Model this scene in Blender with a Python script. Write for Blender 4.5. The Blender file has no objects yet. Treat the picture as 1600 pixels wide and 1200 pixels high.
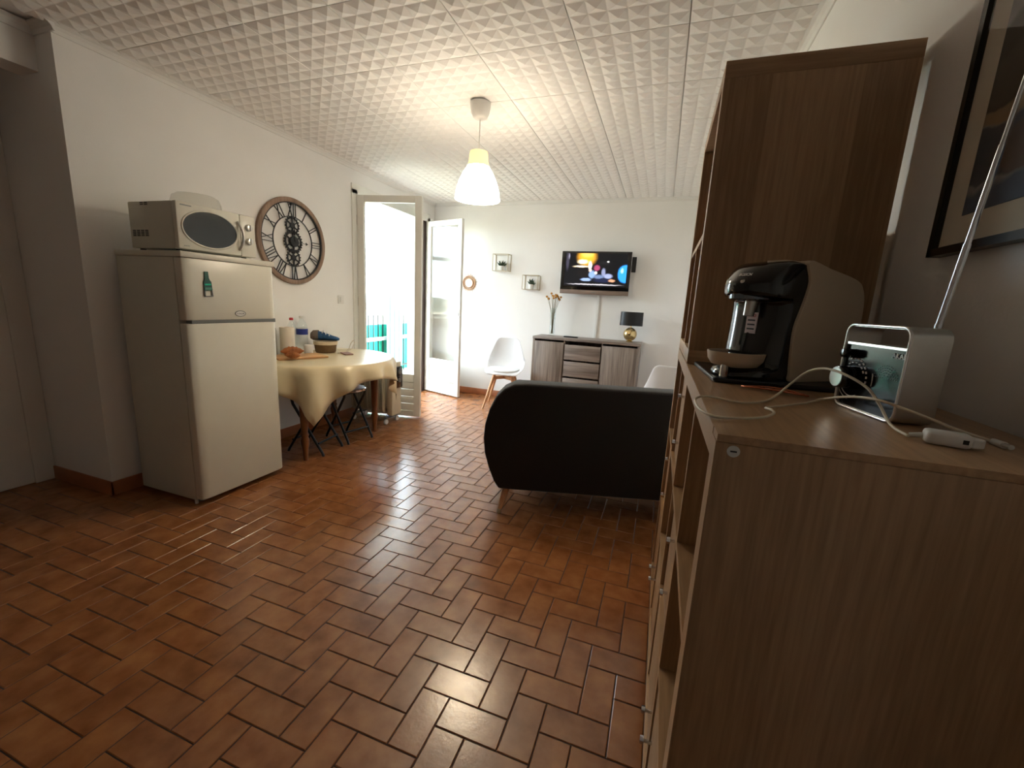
import bpy, bmesh, math, random
from mathutils import Vector, Matrix
random.seed(7)
S = bpy.context.scene
C = S.collection
PI = math.pi

# ------------------------------------------------------------------ camera
YAW, PITCH, ROLL, CAMH, FPX = 0.3294, 0.1915, -0.0539, 1.2711, 657.788
fw = Vector((-math.sin(YAW)*math.cos(PITCH), math.cos(YAW)*math.cos(PITCH), -math.sin(PITCH)))
r0 = Vector((math.cos(YAW), math.sin(YAW), 0)); u0 = r0.cross(fw)
rt = r0*math.cos(ROLL) - u0*math.sin(ROLL)
up = u0*math.cos(ROLL) + r0*math.sin(ROLL)
cd = bpy.data.cameras.new('camera'); cam = bpy.data.objects.new('camera', cd); C.objects.link(cam)
cd.sensor_width = 36; cd.lens = 36*FPX/1600; cd.clip_start = 0.02; cd.clip_end = 800
cam.matrix_world = Matrix(((rt.x, up.x, -fw.x, 0), (rt.y, up.y, -fw.y, 0), (rt.z, up.z, -fw.z, CAMH), (0, 0, 0, 1)))
S.camera = cam

# ------------------------------------------------------------------ world, light, exposure
w = bpy.data.worlds.new('world'); S.world = w; w.use_nodes = True
wn = w.node_tree.nodes; bg = wn['Background']
bg.inputs[0].default_value = (0.77, 0.90, 1.0, 1); bg.inputs[1].default_value = 7.8
S.view_settings.view_transform = 'Standard'; S.view_settings.look = 'None'
S.view_settings.gamma = 1; S.view_settings.use_curve_mapping = False
S.view_settings.exposure = 1.32
sd = bpy.data.lights.new('sun_offscreen', 'SUN'); sun = bpy.data.objects.new('sun_offscreen', sd); C.objects.link(sun)
sd.energy = 5.0; sd.angle = 0.01; sd.color = (1, .95, .86)
sun.rotation_euler = Vector((0.25, -0.55, -1.0)).to_track_quat('-Z', 'Y').to_euler()
def portal(name, loc, rot, sx, sy):
    l = bpy.data.lights.new(name, 'AREA'); l.shape = 'RECTANGLE'; l.size = sx; l.size_y = sy
    l.cycles.is_portal = True
    o = bpy.data.objects.new(name, l); o.location = loc; o.rotation_euler = rot; C.objects.link(o)
portal('door_portal', (-3.27, 4.37, 1.13), (0, -PI/2, 0), 2.26, 1.3)

BULB, SHADE, NECK = 12.0, 11.5, .5

# ------------------------------------------------------------------ helpers
class MB:
    def __init__(s): s.v = []; s.f = []
    def add(s, vs, fs):
        n = len(s.v); s.v += [tuple(p) for p in vs]; s.f += [tuple(i+n for i in f) for f in fs]; return s
    def box(s, x0, x1, y0, y1, z0, z1):
        return s.add([(x0,y0,z0),(x1,y0,z0),(x1,y1,z0),(x0,y1,z0),(x0,y0,z1),(x1,y0,z1),(x1,y1,z1),(x0,y1,z1)],
                     [(0,3,2,1),(4,5,6,7),(0,1,5,4),(1,2,6,5),(2,3,7,6),(3,0,4,7)])
    def bar(s, a, b, wd, h=None, upv=None):
        a = Vector(a); b = Vector(b); h = h or wd; d = (b-a).normalized()
        u = Vector(upv) if upv else (Vector((0,0,1)) if abs(d.z) < .95 else Vector((1,0,0)))
        r = d.cross(u).normalized()*wd/2; u = r.cross(d).normalized()*h/2
        vs = [a-r-u, a+r-u, a+r+u, a-r+u, b-r-u, b+r-u, b+r+u, b-r+u]
        return s.add(vs, [(0,1,2,3),(7,6,5,4),(0,4,5,1),(1,5,6,2),(2,6,7,3),(3,7,4,0)])
    def cyl(s, a, b, ra, rb=None, n=16):
        a = Vector(a); b = Vector(b); rb = ra if rb is None else rb; d = (b-a).normalized()
        u = Vector((0,0,1)) if abs(d.z) < .9 else Vector((1,0,0))
        r = d.cross(u).normalized(); u = r.cross(d)
        c = [(math.cos(2*PI*i/n), math.sin(2*PI*i/n)) for i in range(n)]
        vs = [a+(r*x+u*y)*ra for x, y in c]+[b+(r*x+u*y)*rb for x, y in c]
        return s.add(vs, [tuple(range(n)), tuple(range(2*n-1, n-1, -1))]+[(i, i+n, (i+1) % n+n, (i+1) % n) for i in range(n)])
    def lathe(s, prof, c=(0,0,0), n=24, sx=1, sy=1, cap=True):
        vs = []; m = len(prof)
        for r, z in prof:
            for i in range(n):
                a = 2*PI*i/n; vs.append((c[0]+r*math.cos(a)*sx, c[1]+r*math.sin(a)*sy, c[2]+z))
        fs = [(j*n+i, j*n+(i+1) % n, (j+1)*n+(i+1) % n, (j+1)*n+i) for j in range(m-1) for i in range(n)]
        if cap: fs += [tuple(range(n-1, -1, -1)), tuple(range((m-1)*n, m*n))]
        return s.add(vs, fs)
    def tube(s, pts, r, n=8, rs=None, closed=False):
        pts = [Vector(p) for p in pts]; m = len(pts); vs = []; pr = None
        for i, p in enumerate(pts):
            if closed: d = pts[(i+1) % m]-pts[i-1]
            else: d = pts[min(i+1, m-1)]-pts[max(i-1, 0)]
            d.normalize()
            if pr is None:
                u = Vector((0,0,1)) if abs(d.z) < .9 else Vector((1,0,0)); pr = d.cross(u).normalized()
            pr = (pr-d*pr.dot(d)).normalized(); q = d.cross(pr); R = rs[i] if rs else r
            vs += [p+(pr*math.cos(2*PI*k/n)+q*math.sin(2*PI*k/n))*R for k in range(n)]
        mm = m if closed else m-1
        fs = [(i*n+k, i*n+(k+1) % n, ((i+1) % m)*n+(k+1) % n, ((i+1) % m)*n+k) for i in range(mm) for k in range(n)]
        if not closed: fs += [tuple(range(n-1, -1, -1)), tuple(range((m-1)*n, m*n))]
        return s.add(vs, fs)
    def prism(s, pts, mp, d0, d1):
        # pts 2D outline, mp(u, v, d) -> 3D
        n = len(pts)
        vs = [mp(u, v, d0) for u, v in pts]+[mp(u, v, d1) for u, v in pts]
        return s.add(vs, [tuple(range(n)), tuple(range(2*n-1, n-1, -1))]+[(i, i+n, (i+1) % n+n, (i+1) % n) for i in range(n)])
    def mesh(s, name, smooth=None, bevel=0, seg=2, weld=False):
        me = bpy.data.meshes.new(name); me.from_pydata(s.v, [], s.f); bm = bmesh.new(); bm.from_mesh(me)
        if weld: bmesh.ops.remove_doubles(bm, verts=bm.verts, dist=1e-5)
        bmesh.ops.recalc_face_normals(bm, faces=bm.faces)
        if bevel:
            es = [e for e in bm.edges if len(e.link_faces) == 2 and e.calc_face_angle(0) > .6]
            bmesh.ops.bevel(bm, geom=es, offset=bevel, segments=seg, affect='EDGES', profile=.5, clamp_overlap=True)
        if smooth:
            for f in bm.faces: f.smooth = True
            for e in bm.edges:
                if len(e.link_faces) == 2 and e.calc_face_angle(0) > smooth: e.smooth = False
        bm.to_mesh(me); bm.free(); return me
    def obj(s, name, m, parent=None, smooth=None, bevel=0, seg=2, weld=False):
        return link(name, s.mesh(name, smooth, bevel, seg, weld), m, parent)
def link(name, me, m, parent=None):
    if m is not None and not me.materials: me.materials.append(m)
    o = bpy.data.objects.new(name, me); C.objects.link(o)
    if parent: o.parent = parent
    return o
def tag(o, label, cat, group=None):
    o['label'] = label; o['category'] = cat
    if group: o['group'] = group
    return o
def thing(name, label, cat, loc=(0,0,0), rz=0, group=None):
    o = bpy.data.objects.new(name, None); C.objects.link(o); o.location = loc; o.rotation_euler = (0,0,rz)
    o.empty_display_size = .05
    return tag(o, label, cat, group)
def struct(o): o['kind'] = 'structure'; return o
def sempty(name, loc=(0,0,0), rz=0):
    o = bpy.data.objects.new(name, None); C.objects.link(o); o.location = loc; o.rotation_euler = (0,0,rz); return struct(o)
def bx(name, b, m, parent=None, bevel=0, seg=2):
    return MB().box(*b).obj(name, m, parent, smooth=.6 if bevel else None, bevel=bevel, seg=seg)
def subs(o, lv=1, thick=0, off=0):
    if thick:
        md = o.modifiers.new('solid', 'SOLIDIFY'); md.thickness = thick; md.offset = off
    if lv:
        md = o.modifiers.new('sub', 'SUBSURF'); md.levels = lv; md.render_levels = lv
    for p in o.data.polygons: p.use_smooth = True
    return o
def copytree(o, parent=None):
    c = o.copy(); C.objects.link(c); c.parent = parent
    for ch in list(o.children): copytree(ch, c)
    return c
def rrect(w_, h_, r, n=5, cx=0, cy=0):
    out = []
    for sx, sy, a0 in ((1,1,0),(-1,1,90),(-1,-1,180),(1,-1,270)):
        for k in range(n+1):
            a = math.radians(a0+90*k/n); out.append((cx+sx*(w_/2-r)+r*math.cos(a), cy+sy*(h_/2-r)+r*math.sin(a)))
    return out
def text_mesh(txt, size, extrude=.0004):
    cu = bpy.data.curves.new('txt', 'FONT'); cu.body = txt; cu.size = size; cu.extrude = extrude
    cu.align_x = 'CENTER'; cu.align_y = 'CENTER'; cu.resolution_u = 3
    o = bpy.data.objects.new('txt', cu); C.objects.link(o); dg = bpy.context.evaluated_depsgraph_get(); dg.update()
    me = bpy.data.meshes.new_from_object(o.evaluated_get(dg)); bpy.data.objects.remove(o); return me

# ------------------------------------------------------------------ materials
def lin(c): return tuple((x/12.92 if x <= .04045 else ((x+.055)/1.055)**2.4) for x in c)
def mat(name, col, rough=.5, metal=0, var=.06, scale=12, stretch=(1,1,1), bump=0, bscale=None, coat=0, spec=.5, sheen=0):
    m = bpy.data.materials.new(name); m.use_nodes = True; nt = m.node_tree; N = nt.nodes; L = nt.links
    p = N['Principled BSDF']; tc = N.new('ShaderNodeTexCoord'); mp = N.new('ShaderNodeMapping'); mp.inputs['Scale'].default_value = stretch
    L.new(tc.outputs['Object'], mp.inputs[0])
    nz = N.new('ShaderNodeTexNoise'); nz.inputs['Scale'].default_value = scale; nz.inputs['Detail'].default_value = 4
    L.new(mp.outputs[0], nz.inputs['Vector'])
    rp = N.new('ShaderNodeValToRGB'); e = rp.color_ramp.elements
    c = lin(col); e[0].position = .25; e[1].position = .75
    e[0].color = tuple(x*(1-var) for x in c)+(1,); e[1].color = tuple(min(1, x*(1+var)) for x in c)+(1,)
    L.new(nz.outputs[0], rp.inputs[0]); L.new(rp.outputs[0], p.inputs['Base Color'])
    p.inputs['Roughness'].default_value = rough; p.inputs['Metallic'].default_value = metal
    p.inputs['Coat Weight'].default_value = coat; p.inputs['Specular IOR Level'].default_value = spec
    if sheen: p.inputs['Sheen Weight'].default_value = sheen
    if bump:
        n2 = N.new('ShaderNodeTexNoise'); n2.inputs['Scale'].default_value = bscale or scale*6; n2.inputs['Detail'].default_value = 3
        L.new(mp.outputs[0], n2.inputs['Vector'])
        b = N.new('ShaderNodeBump'); b.inputs['Strength'].default_value = bump; b.inputs['Distance'].default_value = .004
        L.new(n2.outputs[0], b.inputs['Height']); L.new(b.outputs[0], p.inputs['Normal'])
    return m
def wood(name, dark, light, grain='z', rough=.45, fine=130, bands=5.0, bump=.05, plank=0):
    m = bpy.data.materials.new(name); m.use_nodes = True; nt = m.node_tree; N = nt.nodes; L = nt.links; p = N['Principled BSDF']
    tc = N.new('ShaderNodeTexCoord')
    def noise(sc, al, det):
        mp = N.new('ShaderNodeMapping'); v = [sc, sc, sc]; v['xyz'.index(grain)] = sc*al; mp.inputs['Scale'].default_value = v
        L.new(tc.outputs['Object'], mp.inputs[0]); n = N.new('ShaderNodeTexNoise'); n.inputs['Scale'].default_value = 1
        n.inputs['Detail'].default_value = det; L.new(mp.outputs[0], n.inputs['Vector']); return n
    a = noise(fine, .05, 4); b = noise(bands, .06, 2)
    mx = N.new('ShaderNodeMath'); mx.operation = 'MULTIPLY_ADD'; mx.inputs[1].default_value = .5
    ad = N.new('ShaderNodeMath'); ad.operation = 'MULTIPLY'; ad.inputs[1].default_value = .55
    L.new(b.outputs[0], ad.inputs[0]); L.new(a.outputs[0], mx.inputs[0]); L.new(ad.outputs[0], mx.inputs[2])
    val = mx.outputs[0]
    if plank:
        sx = N.new('ShaderNodeSeparateXYZ'); L.new(tc.outputs['Object'], sx.inputs[0]); dv = N.new('ShaderNodeMath'); dv.operation = 'DIVIDE'; dv.inputs[1].default_value = plank; L.new(sx.outputs[0], dv.inputs[0])
        flo = N.new('ShaderNodeMath'); flo.operation = 'FLOOR'; L.new(dv.outputs[0], flo.inputs[0]); wh = N.new('ShaderNodeTexWhiteNoise'); wh.noise_dimensions = '1D'; L.new(flo.outputs[0], wh.inputs['W'])
        pm = N.new('ShaderNodeMath'); pm.operation = 'MULTIPLY_ADD'; pm.inputs[1].default_value = .22; L.new(wh.outputs[0], pm.inputs[0])
        sb_ = N.new('ShaderNodeMath'); sb_.operation = 'SUBTRACT'; sb_.inputs[1].default_value = .11; L.new(val, sb_.inputs[0]); L.new(sb_.outputs[0], pm.inputs[2]); val = pm.outputs[0]
    rp = N.new('ShaderNodeValToRGB'); e = rp.color_ramp.elements; e[0].position = .38; e[1].position = .66
    e[0].color = lin(dark)+(1,); e[1].color = lin(light)+(1,)
    L.new(val, rp.inputs[0]); L.new(rp.outputs[0], p.inputs['Base Color']); p.inputs['Roughness'].default_value = rough
    bp = N.new('ShaderNodeBump'); bp.inputs['Strength'].default_value = bump; bp.inputs['Distance'].default_value = .002
    L.new(a.outputs[0], bp.inputs['Height']); L.new(bp.outputs[0], p.inputs['Normal'])
    return m
def glass(name, tint=(1,1,1), ior=1.5, refl=1.0, rough=0.0):
    m = bpy.data.materials.new(name); m.use_nodes = True; nt = m.node_tree; N = nt.nodes; L = nt.links
    N.remove(N['Principled BSDF']); out = N['Material Output']
    t = N.new('ShaderNodeBsdfTransparent'); t.inputs[0].default_value = tint+(1,)
    g = N.new('ShaderNodeBsdfGlossy'); g.inputs['Roughness'].default_value = rough
    f = N.new('ShaderNodeFresnel'); f.inputs[0].default_value = ior
    mu = N.new('ShaderNodeMath'); mu.operation = 'MULTIPLY'; mu.inputs[1].default_value = refl; mu.use_clamp = True
    mx = N.new('ShaderNodeMixShader'); ge = N.new('ShaderNodeNewGeometry'); bf = N.new('ShaderNodeMath'); bf.operation = 'SUBTRACT'; bf.inputs[0].default_value = 1; L.new(ge.outputs['Backfacing'], bf.inputs[1])
    fm = N.new('ShaderNodeMath'); fm.operation = 'MULTIPLY'; L.new(f.outputs[0], fm.inputs[0]); L.new(bf.outputs[0], fm.inputs[1]); L.new(fm.outputs[0], mu.inputs[0]); L.new(mu.outputs[0], mx.inputs[0])
    L.new(t.outputs[0], mx.inputs[1]); L.new(g.outputs[0], mx.inputs[2]); L.new(mx.outputs[0], out.inputs[0]); return m
def blobs(name, base, items, axes, emit=0, rough=.3, noise=0, nscale=8):
    """flat print / screen picture: ellipses (cu, cv, ru, rv, soft, colour) in object space; axes picks u and v."""
    m = bpy.data.materials.new(name); m.use_nodes = True; nt = m.node_tree; N = nt.nodes; L = nt.links; p = N['Principled BSDF']
    tc = N.new('ShaderNodeTexCoord'); sp = N.new('ShaderNodeSeparateXYZ'); src = tc.outputs['Object']
    if noise:
        nz = N.new('ShaderNodeTexNoise'); nz.inputs['Scale'].default_value = nscale; nz.inputs['Detail'].default_value = 6
        L.new(src, nz.inputs['Vector']); vm = N.new('ShaderNodeVectorMath'); vm.operation = 'MULTIPLY_ADD'
        vm.inputs[1].default_value = (noise,)*3; L.new(nz.outputs['Color'], vm.inputs[0])
        v2 = N.new('ShaderNodeVectorMath'); v2.operation = 'SUBTRACT'; v2.inputs[1].default_value = (noise/2,)*3
        L.new(src, v2.inputs[0]); L.new(v2.outputs[0], vm.inputs[2]); src = vm.outputs[0]
    L.new(src, sp.inputs[0]); U = sp.outputs['XYZ'.index(axes[0])]; V = sp.outputs['XYZ'.index(axes[1])]
    def mth(op, a, b=None, c=None):
        n = N.new('ShaderNodeMath'); n.operation = op
        for i, x in enumerate((a, b, c)):
            if x is None: continue
            if isinstance(x, (int, float)): n.inputs[i].default_value = x
            else: L.new(x, n.inputs[i])
        return n.outputs[0]
    cur = None
    for cu, cv, ru, rv, soft, col in items:
        du = mth('DIVIDE', mth('SUBTRACT', U, cu), ru); dv = mth('DIVIDE', mth('SUBTRACT', V, cv), rv)
        d = mth('SQRT', mth('ADD', mth('MULTIPLY', du, du), mth('MULTIPLY', dv, dv)))
        mr = N.new('ShaderNodeMapRange'); mr.interpolation_type = 'SMOOTHSTEP'; L.new(d, mr.inputs[0])
        mr.inputs[1].default_value = 1-soft; mr.inputs[2].default_value = 1+soft*.2+.01; mr.inputs[3].default_value = 1; mr.inputs[4].default_value = 0
        mx = N.new('ShaderNodeMix'); mx.data_type = 'RGBA'; L.new(mr.outputs[0], mx.inputs[0])
        if cur is None: mx.inputs[6].default_value = lin(base)+(1,)
        else: L.new(cur, mx.inputs[6])
        mx.inputs[7].default_value = lin(col)+(1,); cur = mx.outputs[2]
    if not emit: L.new(cur, p.inputs['Base Color'])
    else: p.inputs['Base Color'].default_value = (.01,.01,.012,1); p.inputs['Specular IOR Level'].default_value = .2
    p.inputs['Roughness'].default_value = rough
    if emit: L.new(cur, p.inputs['Emission Color']); p.inputs['Emission Strength'].default_value = emit
    return m

M = {}
M['wall'] = mat('white_wall_paint', (.94,.93,.915), .75, var=.02, scale=3, bump=.12, bscale=140)
M['rough_wall'] = mat('rough_white_plaster', (.88,.86,.83), .85, var=.03, scale=5, bump=.35, bscale=160)
M['trim'] = mat('white_moulding', (.9,.89,.87), .6, var=.02)
M['ceil'] = mat('polystyrene_tile', (.945,.93,.91), .7, var=.02, scale=6, bump=.06, bscale=300)
M['grout'] = mat('dark_grout', (.20,.13,.09), .7, var=.2, scale=40)
M['baset'] = mat('terracotta_skirting', (.66,.40,.25), .4, var=.2, scale=7)
M['doorw'] = mat('white_door_paint', (.90,.89,.86), .4, var=.02)
M['doorc'] = mat('cream_door_paint', (.86,.82,.74), .42, var=.02)
M['brown_metal'] = mat('brown_metal', (.25,.17,.14), .4, var=.1)
M['glass'] = glass('window_glass', (.97,.985,.98), 1.5, 1.1)
M['oak_z'] = wood('oak_effect_upright', (.60,.465,.33), (.735,.595,.445), 'z', .42)
M['oak_y'] = wood('oak_effect_board', (.60,.465,.33), (.735,.595,.445), 'y', .33)
M['oak_x'] = wood('oak_effect_shelf', (.60,.465,.33), (.735,.595,.445), 'x', .4)
M['oak_edge'] = mat('oak_edge_band', (.70,.56,.41), .4, var=.04, scale=30)
M['grey_oak_z'] = wood('grey_oak_upright', (.42,.37,.34), (.62,.57,.53), 'z', .5, 60, 22)
M['grey_oak_x'] = wood('grey_oak_board', (.42,.37,.34), (.62,.57,.53), 'x', .5, 60, 22)
M['beech'] = wood('beech_wood', (.72,.52,.36), (.86,.68,.50), 'z', .5, 60, 6)
M['walnut'] = wood('varnished_brown_wood', (.42,.25,.14), (.62,.40,.23), 'z', .3, 50, 5)
M['clock_wood'] = wood('weathered_clock_wood', (.46,.36,.29), (.62,.51,.43), 'z', .6, 60, 8)
M['white_app'] = mat('white_enamel', (.86,.845,.79), .28, var=.015)
M['white_side'] = mat('textured_white_enamel', (.84,.83,.775), .4, var=.02, bump=.1, bscale=400)
M['white_pl'] = mat('white_plastic', (.90,.89,.87), .35, var=.01)
M['grey_pl'] = mat('grey_plastic', (.45,.46,.45), .4, var=.03)
M['black_pl'] = mat('black_gloss_plastic', (.035,.035,.04), .12, var=.02, coat=.3)
M['black_mt'] = mat('black_matt', (.05,.05,.055), .45, var=.05)
M['black_st'] = mat('black_painted_steel', (.035,.035,.04), .35, var=.05)
M['chrome'] = mat('chrome', (.85,.86,.88), .12, 1, var=.01)
M['alu'] = mat('brushed_aluminium', (.80,.79,.77), .32, .85, var=.03, scale=80)
M['alu_b'] = mat('polished_bevel', (.95,.95,.95), .2, .6, var=.01)
M['cream_pl'] = mat('cream_plastic', (.84,.76,.66), .38, var=.01)
M['sofa'] = mat('charcoal_woven_fabric', (.115,.10,.098), .9, var=.2, scale=180, bump=.35, bscale=420, sheen=.15)
M['cushion'] = mat('grey_seat_fabric', (.20,.18,.175), .9, var=.2, scale=150, bump=.3, bscale=400)
M['cloth'] = mat('cream_oilcloth', (.90,.84,.70), .32, var=.03, scale=4, coat=.2)
M['heater'] = mat('cream_radiator_enamel', (.84,.80,.71), .35, var=.02)
M['shell'] = mat('white_polypropylene', (.93,.93,.94), .35, var=.01)
M['pad'] = mat('white_leatherette', (.90,.90,.90), .45, var=.02)
M['tv_frame'] = mat('silver_bronze_plastic', (.52,.45,.41), .35, .3, var=.03)
M['gold'] = mat('gold_mercury_glass', (.84,.74,.53), .16, .85, var=.4, scale=14)
M['gold_wire'] = mat('pale_gold_wire', (.74,.68,.56), .35, .4, var=.05)
M['rattan'] = wood('rattan', (.62,.42,.24), (.80,.60,.40), 'z', .6, 80, 10)
M['mirror'] = mat('mirror_silver', (.95,.96,.97), .02, 1, var=0)
M['leaf'] = mat('succulent_green', (.20,.27,.19), .5, var=.3, scale=40)
M['stem'] = mat('dry_stem', (.55,.52,.42), .8, var=.15)
M['flower'] = mat('dry_flower', (.72,.50,.18), .8, var=.3, scale=60)
M['clear'] = glass('clear_glass', (.95,.97,.97), 1.45, 1.2)
M['clear_pl'] = glass('frosted_clear_plastic', (.90,.90,.87), 1.45, 1.6, .15)
M['dark_glass'] = mat('dark_oven_glass', (.035,.04,.055), .06, var=.05, coat=.5)
M['paper'] = mat('kitchen_paper', (.90,.86,.80), .85, var=.03, bump=.2)
M['red'] = mat('red_cap', (.72,.10,.14), .4)
M['blue'] = mat('blue_label', (.12,.19,.52), .45, var=.2, scale=60)
M['blue_cap'] = mat('blue_cloth', (.16,.33,.50), .8, var=.35, scale=45, bump=.2)
M['grey_cap'] = mat('taupe_cloth', (.50,.44,.40), .85, var=.2, scale=60)
M['bread'] = mat('bread_crust', (.62,.36,.17), .6, var=.35, scale=30, bump=.3)
M['board'] = wood('bamboo_board', (.70,.50,.32), (.86,.68,.47), 'x', .5, 50, 12)
M['basket'] = mat('brown_wicker', (.45,.35,.22), .7, var=.25, scale=90, bump=.5, bscale=200)
M['basket_rim'] = mat('cream_basket_rim', (.85,.78,.66), .7, var=.08, scale=60)
M['phone'] = mat('rose_phone_case', (.55,.38,.35), .4, var=.05)
M['cable'] = mat('white_cable', (.86,.81,.72), .45, var=.02)
M['copper'] = mat('copper', (.80,.48,.36), .25, .9, var=.06)
M['green'] = mat('green_enamel', (.05,.30,.25), .35, var=.15, scale=60)
M['frame_black'] = mat('black_picture_frame', (.03,.028,.03), .3, var=.05)
M['mount'] = mat('cream_mount_board', (.83,.79,.72), .8, var=.02)
M['net'] = mat('green_netting', (.10,.72,.58), .8, var=.12, scale=60)
M['curtain'] = mat('blue_grey_curtain', (.55,.66,.74), .85, var=.08)
M['awning'] = mat('cream_awning', (.93,.86,.74), .85, var=.05)
def translucent(m, k):
    nt = m.node_tree; N = nt.nodes; L = nt.links; t = N.new('ShaderNodeBsdfTranslucent'); t.inputs[0].default_value = (.86,.74,.55,1); x = N.new('ShaderNodeMixShader'); x.inputs[0].default_value = k
    L.new(N['Principled BSDF'].outputs[0], x.inputs[1]); L.new(t.outputs[0], x.inputs[2]); L.new(x.outputs[0], N['Material Output'].inputs[0])
translucent(M['awning'], .45)
M['concrete'] = mat('pale_concrete', (.78,.75,.70), .85, var=.06)
M['beige_panel'] = mat('beige_balcony_panel', (.72,.69,.62), .7, var=.05)
M['house'] = mat('white_render', (.92,.90,.87), .8, var=.03)
M['roof'] = mat('roof_tile', (.66,.45,.36), .8, var=.15)
M['hill'] = mat('green_hill', (.36,.42,.34), .9, var=.15, scale=.02)
M['land'] = mat('pale_ground', (.70,.68,.58), .9, var=.2, scale=.05)
M['pane_dark'] = mat('far_window', (.30,.34,.38), .3, var=.1)

def tile_mat():
    m = bpy.data.materials.new('terracotta_floor_tile'); m.use_nodes = True; nt = m.node_tree; N = nt.nodes; L = nt.links; p = N['Principled BSDF']
    tc = N.new('ShaderNodeTexCoord'); oi = N.new('ShaderNodeObjectInfo'); ge = N.new('ShaderNodeNewGeometry')
    ad = N.new('ShaderNodeMath'); ad.operation = 'ADD'; L.new(oi.outputs['Random'], ad.inputs[0]); L.new(ge.outputs['Random Per Island'], ad.inputs[1])
    fr = N.new('ShaderNodeMath'); fr.operation = 'FRACT'; L.new(ad.outputs[0], fr.inputs[0])
    nz = N.new('ShaderNodeTexNoise'); nz.noise_dimensions = '4D'; nz.inputs['Scale'].default_value = 11; nz.inputs['Detail'].default_value = 5
    mu = N.new('ShaderNodeMath'); mu.operation = 'MULTIPLY'; mu.inputs[1].default_value = 37; L.new(fr.outputs[0], mu.inputs[0]); L.new(mu.outputs[0], nz.inputs['W'])
    L.new(ge.outputs['Position'], nz.inputs['Vector'])
    rp = N.new('ShaderNodeValToRGB'); e = rp.color_ramp.elements; e[0].position = .3; e[1].position = .72
    e[0].color = lin((.52,.305,.17))+(1,); e[1].color = lin((.67,.445,.26))+(1,)
    L.new(nz.outputs[0], rp.inputs[0])
    hs = N.new('ShaderNodeHueSaturation'); mr = N.new('ShaderNodeMapRange'); mr.inputs[3].default_value = .92; mr.inputs[4].default_value = 1.07
    L.new(fr.outputs[0], mr.inputs[0]); L.new(mr.outputs[0], hs.inputs['Value']); L.new(rp.outputs[0], hs.inputs['Color']); L.new(hs.outputs[0], p.inputs['Base Color'])
    r2 = N.new('ShaderNodeMapRange'); r2.inputs[3].default_value = .17; r2.inputs[4].default_value = .30; L.new(nz.outputs[0], r2.inputs[0]); L.new(r2.outputs[0], p.inputs['Roughness'])
    p.inputs['Specular IOR Level'].default_value = .8
    n2 = N.new('ShaderNodeTexNoise'); n2.inputs['Scale'].default_value = 55; L.new(ge.outputs['Position'], n2.inputs['Vector'])
    b = N.new('ShaderNodeBump'); b.inputs['Strength'].default_value = .12; b.inputs['Distance'].default_value = .003; L.new(n2.outputs[0], b.inputs['Height']); L.new(b.outputs[0], p.inputs['Normal'])
    return m
M['tile'] = tile_mat()

# ------------------------------------------------------------------ room shell
XL, YB, H, XR, YC, XREC, YR = -3.005, 5.242, 2.5, .4905, 1.4576, -3.60, -2.4
DY0, DY1, DZ = 3.66, 5.06, 2.285            # french door opening
XO = XL-.30
struct(bx('floor', (XREC-.2, XR+.1, YR-.1, YB+.1, -.12, -.0025), M['grout']))
floor = bpy.data.objects['floor']
struct(bx('ceiling', (XREC-.2, XR+.1, YR-.1, YB+.1, H+.012, H+.14), M['ceil']))
ceiling = bpy.data.objects['ceiling']
m = MB()
m.box(XREC-.1, XL, YC, 1.75, 0, H+.012); m.box(XO, XL, 1.75, DY0, 0, H+.012)
m.box(XO, XL, DY1, YB+.1, 0, H+.012); m.box(XO, XL, DY0, DY1, DZ, H+.012)
struct(m.obj('wall_left', M['wall']))
struct(bx('wall_back', (XL, XR+.1, YB, YB+.12, 0, H+.012), M['wall']))
struct(bx('wall_right', (XR, XR+.12, YR, YB, 0, H+.012), M['wall']))
struct(bx('wall_rear', (XREC-.1, XR, YR-.12, YR, 0, H+.012), M['wall']))
struct(bx('wall_recess', (XREC-.12, XREC, YR, YC, 0, H+.012), M['rough_wall']))
struct(bx('wall_header', (XL-.30, XL-.145, YR, YC, 2.30, H+.012), M['wall']))
# recess door
dr = sempty('door_3', (XREC, 0, 0))
m = MB(); m.box(0, .022, 1.36, YC-.001, 0, 2.16); m.box(0, .022, .44, .52, 0, 2.16); m.box(0, .022, .44, YC-.001, 2.08, 2.16); m.obj('door_frame', M['rough_wall'], dr, bevel=.003)
bx('door_leaf', (0, .012, .52, 1.36, .008, 2.08), M['rough_wall'], dr)
m = MB(); m.cyl((.012, .60, 1.03), (.055, .60, 1.03), .009); m.bar((.055, .595, 1.03), (.055, .72, 1.03), .016); m.obj('door_handle', M['alu'], dr)
# baseboards and mouldings
struct(bx('baseboard_back', (-2.995, XR, YB-.011, YB, 0, .082), M['baset'], bevel=.002))
struct(bx('baseboard_left', (XL, XL+.011, YC-.011, DY0-.06, 0, .085), M['baset'], bevel=.002))
struct(bx('baseboard_recess', (XREC+.022, XL+.011, YC-.011, YC, 0, .085), M['baset'], bevel=.002))
struct(bx('baseboard_right', (XR-.011, XR, YR, YB-.011, 0, .082), M['baset'], bevel=.002))
prof = [(0, 0), (.042, 0), (.042, -.007), (.026, -.014), (.014, -.026), (.007, -.042), (0, -.042)]
Z = H+.004
struct(MB().prism(prof, lambda u, v, d: (XL+u, d, Z+v), YC-.005, YB).obj('trim_1', M['trim']))
struct(MB().prism(prof, lambda u, v, d: (d, YB-u, Z+v), XL, XR).obj('trim_2', M['trim']))
struct(MB().prism(prof, lambda u, v, d: (XR-u, d, Z+v), YR, YB).obj('trim_3', M['trim']))
struct(MB().prism(prof, lambda u, v, d: (d, YC-u, Z+v), XL-.145, XL+.04).obj('trim_4', M['trim']))
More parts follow.
